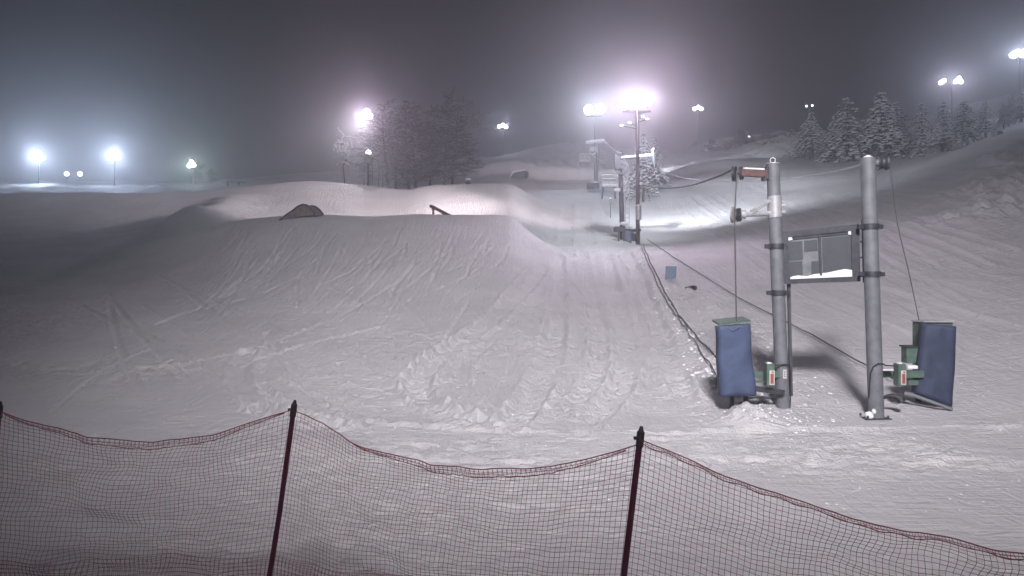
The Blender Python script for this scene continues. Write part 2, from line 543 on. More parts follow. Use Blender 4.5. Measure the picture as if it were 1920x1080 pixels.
def detail(x, y):
    far = np.clip(18 / np.maximum(y, 6), 0.25, 1.0)
    d = 0.10 * fbm(x / 6, y / 6, 3) + 0.022 * fbm(x / 0.9 + 5, y / 0.9, 3) * (0.5 + far) + 0.085 * fbm(x / 0.24, y / 0.17 + 9, 3) * far * (1 - 0.6 * sstep(23, 30, y) * (1 - sstep(38, 40, y))) * sstep(-0.3, 0.4, fbm(x / 3.1, y / 2.3 + 40, 2))
    s_ = x / np.maximum(y, 2)
    # ski scratches down the face of the near take-off
    face = sstep(23, 30, y) * (1 - sstep(38.5, 40, y)) * sstep(-0.60, -0.45, s_) * (1 - sstep(0.0, 0.05, s_))
    a = 0.46
    p = x * math.cos(a) - y * math.sin(a); q = x * math.sin(a) + y * math.cos(a)
    sc1 = vnoise(p / 0.32 + 0.15 * q, q / 3.0)
    d = d + face * 0.06 * np.sign(sc1) * np.maximum(np.abs(sc1) - 0.22, 0)
    sc2 = vnoise(x / 0.22 + 90, y / 2.2 + 0.2 * x)
    d = d + face * 0.06 * np.maximum(sc2 - 0.25, 0)
    # grooming on the right run and on the far runs
    gr = sstep(0.22, 0.34, s_) * sstep(17, 26, y)
    d = d + gr * 0.055 * vnoise((x - 0.10 * y) / 0.45, y / 9) + gr * 0.05 * np.maximum(vnoise((x + 0.5 * y) / 0.5, y / 6), 0.2)
    gr2 = sstep(72, 95, y)
    d = d + gr2 * 0.35 * vnoise(x / 1.1, y / 16) + gr2 * 0.9 * fbm(x / 9, y / 7, 4)
    ct = np.exp(-((s_ - 0.03) / 0.12) ** 2)
    d = d + ct * 2.0 * (sstep(121, 123, y + 3 * s_ * 10) - sstep(123, 150, y)) + ct * 0.5 * sstep(121, 123, y + 30 * s_) * (1 - sstep(124, 130, y)) * vnoise(x / 0.7, y / 6)
    d = d + 0.9 * np.exp(-((s_ - 0.27) / 0.07) ** 2) * sstep(76, 79, y) * (1 - sstep(81, 92, y))
    # soft diagonal drifts in the shaded bowl on the left
    lf = 1 - sstep(-0.5, -0.32, s_)
    d = d + lf * 0.03 * vnoise((x + y) / 1.5, (x - y) / 9)
    # lumpy bank, far right
    bank = sstep(0.52, 0.60, s_) * sstep(26, 30, y) * (1 - sstep(42, 50, y))
    d = d + bank * 0.8 * np.abs(fbm(x / 0.8, y / 1.3, 4)) * sstep(0.05, 0.35, fbm(x / 4 + 3, y / 4, 2) + 0.15)
    # rubble beside the tow
    rough = sstep(0.28, 0.34, s_) * (1 - sstep(0.44, 0.47, s_)) * sstep(85, 105, y) * (1 - sstep(150, 165, y))
    d = d + rough * 1.6 * np.abs(fbm(x / 5, y / 6 + 12, 4))
    near = (y < 60) & (y > 6.5)
    if near.any():
        xn, yn = x[near], y[near]
        dd, al = polydist(xn, yn, STRIP)
        k_ = np.exp(-(dd / (0.85 + 0.01 * yn)) ** 2)
        r_ = k_ * (0.20 * np.abs(fbm(xn / 0.45, yn / 0.5, 3)) + 0.05)
        d2, al2 = polydist(xn, yn, TOWEDGE)
        road = sstep(-0.02, 0.06, xn / yn) * (1 - sstep(0.22, 0.30, xn / yn)) * sstep(12, 15, yn) * (1 - sstep(38, 43, yn))
        r_ = r_ + road * 0.10 * fbm(xn / 0.38, yn / 0.9, 3) * sstep(0.0, 0.3, fbm(xn / 0.9, yn / 6 + 70, 2) + 0.12)
        r_ = r_ + np.exp(-(d2 / 0.28) ** 2) * 0.10 * (1 + fbm(xn / 0.3, yn / 0.3, 2))
        for path, w_, dep, tread, bb in TR:
            mk = (xn > bb[0]) & (xn < bb[1]) & (yn > bb[2]) & (yn < bb[3])
            if not mk.any():
                continue
            xm, ym = xn[mk], yn[mk]
            dd, al = polydist(xm, ym, path)
            q = dd / w_
            fade = sstep(-0.30, 0.15, fbm(al / 2.5 + w_ * 90, al * 0 + dep * 400, 2)) * 0.65 + 0.35
            prof = -dep * np.exp(-(q * 1.25) ** 6) + 0.6 * dep * np.exp(-((q - 1.1) / 0.22) ** 2) * (1 + 2.2 * fbm(xm / 0.22, ym / 0.22, 2))
            if tread:
                prof = prof + np.exp(-(q * 1.1) ** 4) * 0.022 * np.sin(al * 2 * math.pi / 0.26)
                prof = prof + np.exp(-(q / 1.8) ** 2) * 0.06 * fbm(xm / 0.2, ym / 0.17, 2)
            tmp = np.zeros_like(r_); tmp[mk] = prof * fade
            r_ = r_ + tmp
        # drift heaped at the foot of the padded unit and the masts
        g = np.exp(-(((xn - 4.22) / 0.55) ** 2 + ((yn - 13.62) / 0.42) ** 2) ** 1.3) + 0.55 * np.exp(-(((xn - 4.75) / 0.6) ** 2 + ((yn - 13.8) / 0.5) ** 2))
        r_ = r_ + 0.21 * g * (1 + 1.2 * fbm(xn / 0.3, yn / 0.3, 2))
        g = np.exp(-(((xn - 7.6) / 0.9) ** 2 + ((yn - 15.1) / 0.5) ** 2))
        r_ = r_ + 0.12 * g
        dn = np.zeros_like(x); dn[near] = r_
        d = d + dn
    # small hump closing the landing on the left; shoulder raised to shade the slope beyond
    rx = -20.2 - 0.13 * (y - 46)
    d = d + 1.0 * np.exp(-((x - rx) / 1.9) ** 2) * sstep(43.5, 47, y) * (1 - sstep(57, 60, y)) * (1 - 0.45 * sstep(47, 57, y))
    c = P(405, 400, 47)
    d = d + 0.55 * np.exp(-(((x - c.x) / 2.3) ** 2 + ((y - 46.0) / 3.0) ** 2) ** 1.4)
    return d


def gz(x, y):
    xa = np.array([float(x)]); ya = np.array([float(y)])
    return float((base_z(xa, ya) + detail(xa, ya))[0])


def G(u, Y):
    """ground point in the direction of photo column u, Y metres away"""
    x = (u - 960) / 1400 * Y
    return Vector((x, Y, gz(x, Y)))


def build_terrain():
    NX, NY = 1250, 1450
    s_ = np.linspace(-1.15, 1.15, NX)
    yy = np.exp(np.linspace(math.log(6.5), math.log(338), NY)) - 8.0
    YY, SS = np.meshgrid(yy, s_, indexing='ij')
    X = SS * (YY + 8.0)
    Z = base_z(X, YY) + detail(X, YY)
    V = np.stack([X, YY, Z], -1).reshape(-1, 3)
    idx = np.arange(NX * NY).reshape(NY, NX)
    F = np.stack([idx[:-1, :-1], idx[:-1, 1:], idx[1:, 1:], idx[1:, :-1]], -1).reshape(-1, 4)
    me = bpy.data.meshes.new("ground")
    me.vertices.add(len(V)); me.vertices.foreach_set("co", V.astype(np.float32).ravel())
    me.loops.add(F.size); me.loops.foreach_set("vertex_index", F.astype(np.int32).ravel())
    me.polygons.add(len(F))
    me.polygons.foreach_set("loop_start", np.arange(0, F.size, 4, dtype=np.int32))
    me.polygons.foreach_set("loop_total", np.full(len(F), 4, dtype=np.int32))
    me.polygons.foreach_set("use_smooth", np.ones(len(F), dtype=bool))
    me.update(calc_edges=True)
    me.validate()
    me.materials.append(M["snow"])
    o = bpy.data.objects.new("ground", me)
    COL.objects.link(o)
    tag(o, "snow covered ski run with ruts, jumps and banks", None, kind="structure")


build_terrain()

# a broad apron of snow behind and beside the modelled slope
ap = MB()
ap.add([(-400, -120, -2.75), (400, -120, -2.75), (400, -1.6, -2.75), (-400, -1.6, -2.75)], [(0, 1, 2, 3)])
tag(ap.build("ground_apron", "snow"), "flat snow behind the viewpoint", None, kind="structure")


def clods():
    mb = MB()
    spots = []
    def scatter(path, n, spread, r0, r1, skew=0.0):
        for _ in range(n):
            i = random.randrange(len(path) - 1)
            t = random.random()
            x = path[i][0] * (1 - t) + path[i + 1][0] * t + random.gauss(skew, spread)
            y = path[i][1] * (1 - t) + path[i + 1][1] * t + random.gauss(0, spread)
            spots.append((x, y, random.uniform(r0, r1)))
    scatter(STRIP, 480, 0.75, 0.010, 0.042)
    scatter(TOWEDGE, 260, 0.22, 0.02, 0.07)
    for tr_ in TR[:6]:
        scatter(tr_[0], 150, 0.28, 0.008, 0.024)
    for _ in range(1300):
        y = 8.5 * math.exp(random.uniform(0, 1.15))
        spots.append((random.uniform(-0.68, 0.72) * y, y, random.uniform(0.005, 0.017) * (0.6 + y / 20)))
    for _ in range(90):
        spots.append((random.gauss(4.9, 0.6), random.gauss(13.7, 0.4), random.uniform(0.012, 0.035)))
    xs = np.array([s_[0] for s_ in spots]); ys = np.array([s_[1] for s_ in spots])
    zs = base_z(xs, ys) + detail(xs, ys)
    for i, (x, y, r_) in enumerate(spots):
        mb.blob((x, y, zs[i] - r_ * 0.1), r_, i, (1.25, 1.25, 0.7))
    tag(mb.build("snow_clods", "snow_clean"), "loose snow crumbs strewn along the ruts and beside the tow line", None, kind="stuff")


clods()

# ------------------------------------------------------------------ foreground net fence


def lerp(a, b, t):
    return a + (b - a) * t


def fence():
    posts = [(Vector((-3.91, 5.70, -0.895)), Vector((-4.14, 5.74, -2.66))),
             (Vector((-1.69, 5.80, -0.90)), Vector((-1.965, 5.84, -2.66))),
             (Vector((0.812, 4.70, -0.90)), Vector((0.635, 4.76, -2.66))),
             (Vector((3.30, 3.70, -1.22)), Vector((3.22, 3.76, -2.66)))]
    O = Vector((0, 5, -2.6))
    root = thing("safety_fence", "dark red net safety fence on thin poles sagging across the foreground", "fence", O)
    # far-left neighbour, just outside the frame
    tops = {
        0: [(0, -0.93), (0.10, -1.00), (0.25, -1.10), (0.5, -1.185), (0.7, -1.14), (0.88, -1.02), (1, -0.94)],
        1: [(0, -0.955), (0.12, -1.06), (0.28, -1.17), (0.45, -1.235), (0.62, -1.235), (0.8, -1.17), (0.93, -1.06), (1, -0.98)],
        2: [(0, -0.95), (0.15, -1.08), (0.38, -1.25), (0.61, -1.37), (0.76, -1.41), (0.9, -1.37), (1, -1.27)],
        -1: [(0, -0.95), (0.5, -1.2), (1, -0.93)],
    }

    def topz(i, t):
        a = tops[i]
        xs = np.array([p[0] for p in a], float); zs = np.array([[p[1]] for p in a], float)
        return float(pchip(xs, zs, np.array([t]))[0, 0])

    panels = [(0, posts[0], posts[1]), (1, posts[1], posts[2]), (2, posts[2], posts[3]),
              (-1, (posts[0][0] + Vector((-2.2, -0.1, -0.02)), posts[0][1] + Vector((-2.2, -0.1, 0))), posts[0])]
    c = 0.0338
    for pi, A, B in panels:
        mb = MB(); hem = MB(); lay = MB()
        L = (B[0] - A[0]).length
        nc = int(L / c)
        nr = 50
        top_nom = max(A[0].z, B[0].z) - 0.03
        seed = pi * 13.7

        def pos(t, k_, off=0.0):
            k_ = float(k_)
            zt = topz(pi, t)
            line = lerp(A[0].z, B[0].z, t) - 0.04
            sag = line - zt
            z = line - k_ * c * 1.02 - sag * math.exp(-(k_ * c) / 0.62)
            h = (line - z) / 1.7
            a = lerp(A[0], A[1], h); b = lerp(B[0], B[1], h)
            p = lerp(a, b, t)
            nx = float(fbm(np.array([t * L * 2.2 + seed]), np.array([k_ * 0.12 + 3.0]), 3)[0])
            nz = float(fbm(np.array([t * L * 2.6 + seed + 50]), np.array([k_ * 0.22]), 3)[0])
            slack = math.sin(math.pi * t) ** 0.5 if 0 < t < 1 else 0
            p.x += nx * 0.022 * slack
            p.y += nx * 0.16 * slack + off
            p.z = z + nz * 0.026 * (0.3 + slack)
            return p

        grid = [[pos(j / nc, k_) for j in range(nc + 1)] for k_ in range(nr + 1)]
        r_ = 0.00185
        for k_ in range(1, nr + 1):
            mb.tube(grid[k_], r_, n=3, cap=False)
        for j in range(nc + 1):
            mb.tube([grid[k_][j] for k_ in range(nr + 1)], r_, n=3, cap=False)
        net = mb.build("net", "net_cord", root, O)
        # edge rope and the doubled-over strip of slack netting under it
        hem.tube(grid[0], 0.0042, n=5, cap=False)
        lo = 0.42 if pi != 0 else 0.22
        js = [j for j in range(nc + 1) if lo - 0.2 < j / nc < 0.97] if pi in (0, 1) else [j for j in range(nc + 1) if j / nc < 0.8]
        low = []
        for j in js:
            t = j / nc
            drop = 0.060 * math.sin(math.pi * (j - js[0]) / (len(js) - 1)) * (0.7 + 0.6 * random.random() * 0.3) if pi in (0, 1) else 0.022 + 0.006 * math.sin(j)
            a = grid[0][j] + Vector((0, -0.018, 0.003))
            b = a + Vector((0.012, -0.012, -drop - 0.006))
            low.append(b)
            hem.tube([a, b], 0.0018, n=3, cap=False)
        hem.tube(low, 0.0032, n=4, cap=False)
        mid = [lerp(grid[0][j], low[i], 0.5) + Vector((0, -0.008, 0)) for i, j in enumerate(js)]
        hem.tube(mid, 0.0018, n=3, cap=False)
        hem.build("edge_rope", "net_hem", net, O)
        # spare netting bunched along the foot of the fence
        r0 = 33
        g2 = [[pos(j / nc + 0.004 * math.sin(k_ * 0.7), k_ + 0.5 + 0.8 * math.sin(j * 0.11 + pi), 0.06) for j in range(nc + 1)] for k_ in range(r0, nr)]
        for row in g2:
            lay.tube([p + Vector((0.018, 0, 0)) for p in row], r_, n=3, cap=False)
        for j in range(nc + 1):
            lay.tube([row[j] + Vector((0.018, 0, 0)) for row in g2], r_, n=3, cap=False)
        lay.build("slack_net", "net_cord", net, O)
    for i, (a, b) in enumerate(posts):
        mb = MB()
        d = (a - b).normalized()
        mid = lerp(a, b, 0.5) + Vector((0.012 if i == 1 else -0.01, 0, 0))
        mb.tube([b, mid, a], 0.0205, n=12)
        po = mb.build("post", "fence_post", root, O)
        cp = MB()
        cp.tube([a - d * 0.10, a - d * 0.005], 0.025, n=12)
        cp.tube([a - d * 0.005, a + d * 0.030], [0.019, 0.010], n=12)
        cp.box(a - d * 0.055 + Vector((-0.028, 0, 0.01)), (0.025, 0.016, 0.02))
        cp.build("cap", "black_paint", po, O)


fence()

# ------------------------------------------------------------------ tow return station
OX = Vector((0, 0, 0))


def ring(mb, c, axis, Rr, r_, n=20, m=6):
    ax = Vector(axis).normalized()
    a = ax.cross(Vector((0, 0, 1)))
    if a.length < 0.1:
        a = Vector((1, 0, 0))
    a.normalize()
    b = ax.cross(a)
    pts = [Vector(c) + (a * math.cos(2 * math.pi * i / n) + b * math.sin(2 * math.pi * i / n)) * Rr for i in range(n + 1)]
    mb.tube(pts, r_, n=m, cap=False)


def clamp(parent, c, r_, O, side=1, h=0.10):
    mb = MB()
    mb.tube([Vector(c) - Vector((0, 0, h / 2)), Vector(c) + Vector((0, 0, h / 2))], r_ + 0.022, n=24)
    for s_ in (-1, 1):
        mb.box(Vector(c) + Vector((s_ * (r_ + 0.055), 0, 0)), (0.08, 0.10, h * 0.8))
        for dy in (-0.03, 0.03):
            mb.tube([Vector(c) + Vector((s_ * (r_ + 0.05), -0.075, dy * 0.8)), Vector(c) + Vector((s_ * (r_ + 0.05), 0.075, dy * 0.8))], 0.012, n=6)
    return mb.build("clamp_band", "dark_steel", parent, O, bevel=0.004)


def sheave(parent, c, O, r_=0.24, ax=(1, -0.25, 0.05), wname="pulley_wheel", m="dark_steel", w_=0.13):
    mb = MB()
    c = Vector(c)
    ax = Vector(ax).normalized()
    mb.tube([c + ax * t for t in (-w_ / 2, -w_ / 2 + 0.015, -0.022, 0.022, w_ / 2 - 0.015, w_ / 2)], [r_, r_, r_ * 0.78, r_ * 0.78, r_, r_], n=28)
    mb.tube([c - ax * (w_ / 2 + 0.03), c + ax * (w_ / 2 + 0.03)], r_ * 0.22, n=12)
    return mb.build(wname, m, parent, O)


def tow_mast_left():
    O = G(1470, 14.5)
    root = thing("tow_mast", "grey steel mast with two pulley arms and a lifting eye on top", "mast", O, "steel masts of the rope tow station")
    top = P(1449, 308, 14.5)
    foot = P(1469, 775, 14.5) + Vector((0, 0, -0.1))
    ax = (top - foot).normalized()
    rp = 0.122
    mb = MB()
    mb.tube([foot, top], [rp * 1.05, rp], n=32)
    pole = mb.build("pole", "galvanised", root, O)
    cap = MB()
    cap.tube([top, top + Vector((0, 0, 0.02))], rp + 0.012, n=32)
    ring(cap, top + Vector((0, 0, 0.075)), (0.2, 1, 0), 0.05, 0.014)
    cap.build("lifting_eye", "galvanised_light", root, O)

    def on(v):
        t = (v - 308) / (775 - 308)
        return lerp(top, foot + Vector((0, 0, 0.1)), t)
    for v in (462, 549):
        clamp(root, on(v), rp, O)
    # upper arm, rust red, with twin-flange pulley
    a = MB()
    pa = on(325)
    e = P(1388, 325, 14.3)
    d = (e - pa).normalized()
    a.box(lerp(pa + d * 0.12, e, 0.5), ((e - pa).length - 0.12, 0.10, 0.13), Matrix.Rotation(math.atan2(d.y, d.x), 3, 'Z'))
    arm = a.build("pulley_arm", "rust_red", root, O, bevel=0.006)
    fl = MB()
    fl.box(pa + Vector((-0.135, -0.02, 0)), (0.05, 0.16, 0.26))
    fl.box(pa + Vector((-0.19, -0.02, -0.07)), (0.06, 0.13, 0.16))
    fl.build("flange", "dark_steel", arm, O, bevel=0.004)
    sn = MB()
    sn.box(lerp(pa + d * 0.18, e, 0.45) + Vector((0, 0, 0.085)), ((e - pa).length - 0.28, 0.07, 0.035), Matrix.Rotation(math.atan2(d.y, d.x), 3, 'Z'))
    sn.build("snow_cap", "snow_clean", arm, O, bevel=0.012)
    sheave(arm, P(1377, 326, 14.3), O, 0.145, (1, -0.55, 0.0), w_=0.06)
    sheave(arm, P(1390, 325, 14.33), O, 0.125, (1, -0.55, 0.0), w_=0.05)
    # lower arm, galvanised, braced
    a = MB()
    pb = on(400)
    e = P(1392, 402, 14.3)
    a.tube([pb, e], 0.052, n=16)
    a.tube([on(372) + Vector((-0.05, 0, 0)), P(1408, 396, 14.34)], 0.028, n=10)
    a.tube([on(374) + Vector((-0.05, -0.06, -0.01)), P(1410, 400, 14.30)], 0.020, n=10)
    a.tube([e + Vector((0.05, 0, 0)), e + Vector((-0.04, 0, 0))], 0.085, n=16)
    arm2 = a.build("pulley_arm", "galvanised_light", root, O)
    sl = MB()
    sl.tube([on(408), on(368)], rp + 0.014, n=32)
    sl.box(on(388) + Vector((0.14, 0.0, 0.03)), (0.10, 0.14, 0.05))
    sl.box(on(388) + Vector((0.14, 0.0, -0.10)), (0.10, 0.14, 0.05))
    sl.build("sleeve", "galvanised_light", arm2, O)
    sheave(arm2, P(1375, 403, 14.25), O, 0.155, (1, -0.75, 0.0), m="galvanised_light", w_=0.05)
    sheave(arm2, P(1385, 403, 14.28), O, 0.13, (1, -0.75, 0.0), m="dark_steel", w_=0.05)
    # sticker and loose strap, cable loop
    st = MB()
    c = on(700)
    st.box(c + Vector((0.015, -rp * 1.045, 0)), (0.07, 0.008, 0.17))
    stk = st.build("sticker", "label_white", root, O)
    ink = MB()
    for i in range(4):
        ink.box(c + Vector((0.028, -rp * 1.045 - 0.006, 0.055 - i * 0.034)), (0.034, 0.004, 0.010))
    ink.box(c + Vector((0.0, -rp * 1.045 - 0.006, 0.0)), (0.008, 0.004, 0.12))
    ink.build("print", "label_ink", stk, O)
    cb = MB()
    q = on(690)
    pts = [q + Vector((-0.30, -0.05, 0.02)), q + Vector((-0.14, -0.16, 0.07)), q + Vector((0.0, -0.17, 0.09)), q + Vector((0.11, -0.12, 0.07)), q + Vector((0.155, -0.05, -0.05)), q + Vector((0.16, -0.04, -0.55)), q + Vector((0.15, -0.03, -0.85))]
    cb.tube(pts, 0.012, n=8)
    cb.build("cable", "rubber", root, O)
    return root


def tow_mast_right():
    O = G(1643, 14.1)
    root = thing("tow_mast", "steel mast with a dark rope drum at its top and a bolted foot plate", "mast", O, "steel masts of the rope tow station")
    top = P(1627, 296, 14.1)
    foot = P(1644, 784, 14.1)
    rp = 0.135
    mb = MB()
    mb.tube([foot + Vector((0, 0, -0.25)), top], [rp * 1.03, rp], n=32)
    mb.build("pole", "galvanised", root, O)

    def on(v):
        return lerp(top, foot, (v - 296) / (784 - 296))
    for v in (425, 514):
        clamp(root, on(v), rp, O)
    sn = MB()
    sn.blob(top + Vector((-0.01, 0, 0.005)), 0.10, 5, (1, 1, 0.5))
    sn.build("snow_cap", "snow_clean", root, O)
    a = MB()
    c = P(1657, 305, 14.1)
    a.tube([on(305), c], 0.06, n=14)
    arm = a.build("pulley_arm", "galvanised", root, O)
    dr = MB()
    axv = Vector((1, -0.25, 0)).normalized()
    dr.tube([c + axv * t for t in (-0.10, -0.085, -0.08, 0.03, 0.035, 0.085)], [0.13, 0.14, 0.115, 0.115, 0.145, 0.13], n=28)
    dr.build("pulley_wheel", "dark_steel", arm, O)
    fp = MB()
    fp.box(foot + Vector((-0.05, 0, 0.0)), (0.50, 0.40, 0.035))
    for dx in (-0.24, 0.14):
        for dy in (-0.15, 0.15):
            fp.tube([foot + Vector((dx, dy, 0.0)), foot + Vector((dx, dy, 0.07))], 0.018, n=6)
    pl = fp.build("foot_plate", "dark_steel", root, O)
    sn = MB()
    sn.blob(foot + Vector((-0.19, -0.10, 0.07)), 0.10, 8, (1, 0.8, 1.1))
    sn.blob(foot + Vector((-0.13, -0.15, 0.15)), 0.05, 9, (1, 0.8, 1.3))
    sn.build("snow_patch", "snow_clean", pl, O)
    cb = MB()
    q = on(690)
    pts = [q + Vector((-0.135, -0.03, -0.55)), q + Vector((-0.13, -0.09, -0.1)), q + Vector((-0.10, -0.135, 0.04)), q + Vector((-0.02, -0.165, 0.10)), q + Vector((0.09, -0.13, 0.09)), q + Vector((0.18, -0.02, 0.05)), q + Vector((0.42, -0.0, 0.04))]
    cb.tube(pts, 0.013, n=8)
    cb.build("cable", "rubber", root, O)
    # hose end hanging low beside the mast
    hs = MB()
    b0 = P(1655, 746, 14.15)
    hs.tube([b0, b0 + Vector((0.10, 0.05, 0.02)), b0 + Vector((0.22, 0.05, 0.04)), b0 + Vector((0.32, 0.0, 0.0)), b0 + Vector((0.35, -0.03, -0.08))], [0.03, 0.035, 0.04, 0.07, 0.075], n=10)
    hs.build("bumper", "rubber", root, O)
    return root


tow_mast_left()
tow_mast_right()


def notice_board():
    Y = 14.45
    O = G(1474, Y)
    root = thing("notice_board", "dark framed notice board with empty grey panels and snow, clamped between the two tow masts", "notice board", O)
    tl, tr, br, bl = P(1467, 436, Y), P(1611, 420, Y - 0.2), P(1613, 527, Y - 0.2), P(1472, 532, Y)

    def q(a, b):
        return lerp(lerp(tl, tr, a), lerp(bl, br, a), b)
    nrm = (tr - tl).cross(bl - tl).normalized()
    if nrm.y > 0:
        nrm = -nrm
    fr = MB()
    D = -nrm * 0.07

    def bar(a0, b0, a1, b1, mb, d=D, off=0.0):
        mb.prism([q(a0, b0) + nrm * off, q(a1, b0) + nrm * off, q(a1, b1) + nrm * off, q(a0, b1) + nrm * off], d)
    bar(0, 0, 1, 0.10, fr); bar(0, 0.92, 1, 1.0, fr); bar(0, 0.1, 0.07, 0.92, fr); bar(0.90, 0.1, 1, 0.92, fr)
    frame = fr.build("frame", "dark_steel", root, O, bevel=0.006)
    bk = MB(); bar(0.07, 0.10, 0.90, 0.92, bk, -nrm * 0.02, -0.045)
    bk.build("back_panel", "galvanised", root, O)
    for (a0, b0, a1, b1) in [(0.075, 0.20, 0.26, 0.55), (0.075, 0.58, 0.25, 0.86), (0.285, 0.20, 0.46, 0.40), (0.37, 0.60, 0.47, 0.85), (0.52, 0.18, 0.895, 0.80)]:
        p_ = MB(); bar(a0, b0, a1, b1, p_, -nrm * 0.012, -0.028)
        p_.build("panel", "panel_grey", root, O)
    p_ = MB(); bar(0.14, 0.105, 0.47, 0.155, p_, -nrm * 0.015, -0.02); bar(0.47, 0.10, 0.502, 0.90, p_, -nrm * 0.04, -0.004); bar(0.502, 0.12, 0.86, 0.155, p_, -nrm * 0.015, -0.02)
    p_.build("divider", "dark_steel", root, O)
    sn = MB()
    pts = [q(0.072, 0.92), q(0.30, 0.92), q(0.60, 0.92), q(0.898, 0.92), q(0.898, 0.80), q(0.80, 0.775), q(0.68, 0.80), q(0.55, 0.83), q(0.40, 0.84), q(0.30, 0.875), q(0.18, 0.85), q(0.12, 0.86), q(0.072, 0.88)]
    sn.prism([p + nrm * -0.004 for p in pts], -nrm * 0.038)
    sn.build("snow", "snow_clean", root, O)
    sn = MB()
    sn.prism([p + nrm * -0.01 for p in [q(0.075, 0.105), q(0.12, 0.105), q(0.13, 0.16), q(0.075, 0.17)]], -nrm * 0.03)
    sn.build("snow_patch", "snow_clean", root, O)
    sn = MB()
    sn.prism([p + nrm * -0.01 for p in [q(0.86, 0.105), q(0.895, 0.105), q(0.895, 0.17), q(0.86, 0.165)]], -nrm * 0.03)
    sn.build("snow_patch", "snow_clean", root, O)
    # bolted side rail on the right, slim post under the left corner
    sr = MB()
    a, b = P(1617, 412, Y - 0.22), P(1620, 530, Y - 0.22)
    sr.tube([a, b], 0.022, n=8)
    for t in (0.1, 0.35, 0.6, 0.9):
        sr.box(lerp(a, b, t) + Vector((-0.02, 0, 0)), (0.07, 0.05, 0.03))
    sr.build("side_rail", "dark_steel", root, O)
    po = MB()
    po.box(lerp(P(1479, 530, Y + 0.12), P(1483, 705, Y + 0.12), 0.5) - Vector((0, 0, 0.2)), (0.055, 0.055, 2.2), Matrix.Rotation(R(-1.2), 3, 'Y'))
    po.build("post", "panel_grey", root, O)


notice_board()


def control_box(parent, c, O, sx=1):
    mb = MB()
    c = Vector(c)
    mb.box(c, (0.15, 0.20, 0.42))
    b = mb.build("switch_box", "green_paint", parent, O, bevel=0.008)
    d = MB()
    d.box(c + Vector((0.02, -0.104, -0.05)), (0.095, 0.008, 0.27))
    lab = d.build("warning_label", "label_white", b, O)
    e = MB()
    e.box(c + Vector((0.02, -0.110, -0.07)), (0.062, 0.006, 0.19))
    e.box(c + Vector((0.03, -0.110, 0.055)), (0.035, 0.006, 0.03))
    e.build("red_print", "label_red", lab, O)
    s_ = MB()
    s_.blob(c + Vector((0.0, -0.06, 0.15)), 0.055, 3, (1.1, 0.8, 0.8))
    s_.blob(c + Vector((0.0, 0.0, 0.215)), 0.07, 4, (1.1, 1.2, 0.4))
    s_.build("snow_cap", "snow_clean", b, O)


def pad_mesh(corners, thick,  bulge=0.03, nx=10, ny=16, wob=0.02, seed=0, waist=0.0):
    """a padded sheet: four world corners tl,tr,br,bl, wraps back by thick (towards +y)"""
    rr = random.Random(seed)
    tl, tr, br, bl = corners
    mb = MB()
    vs = []
    ncol = nx + 1
    for j in range(ny + 1):
        b = j / ny
        for i in range(nx + 1):
            a = i / nx
            p = lerp(lerp(tl, tr, a), lerp(bl, br, a), b)
            p = p + Vector((-waist * a * math.sin(math.pi * min(1, b * 1.15)) ** 2 + waist * 0.3 * (1 - a) * math.sin(b * 9), -0.02 * math.sin(b * 14 + a * 3) * waist * 6, 0))
            n_ = float(fbm(np.array([a * 2.3 + seed]), np.array([b * 3.1]), 3)[0])
            p = p + Vector((n_ * wob * 0.6, -bulge * (1 - (2 * a - 1) ** 6) + n_ * wob * 1.4, n_ * wob * 0.5 * (1 if j in (0, ny) else 0)))
            vs.append(p)
    front = len(vs)
    back = [p + Vector((0, thick, 0)) for p in vs]
    fs = []
    for j in range(ny):
        for i in range(nx):
            a = j * ncol + i
            fs.append((a, a + ncol, a + ncol + 1, a + 1))
            fs.append((front + a, front + a + 1, front + a + ncol + 1, front + a + ncol))
    for j in range(ny):
        a = j * ncol; b = (j + 1) * ncol
        fs.append((a, front + a, front + b, b))
        a += nx; b += nx
        fs.append((a, b, front + b, front + a))
    for i in range(nx):
        fs.append((i, i + 1, front + i + 1, front + i))
        a = ny * ncol + i
        fs.append((a, front + a, front + a + 1, a + 1))
    mb.add(vs + back, fs, True)
    return mb


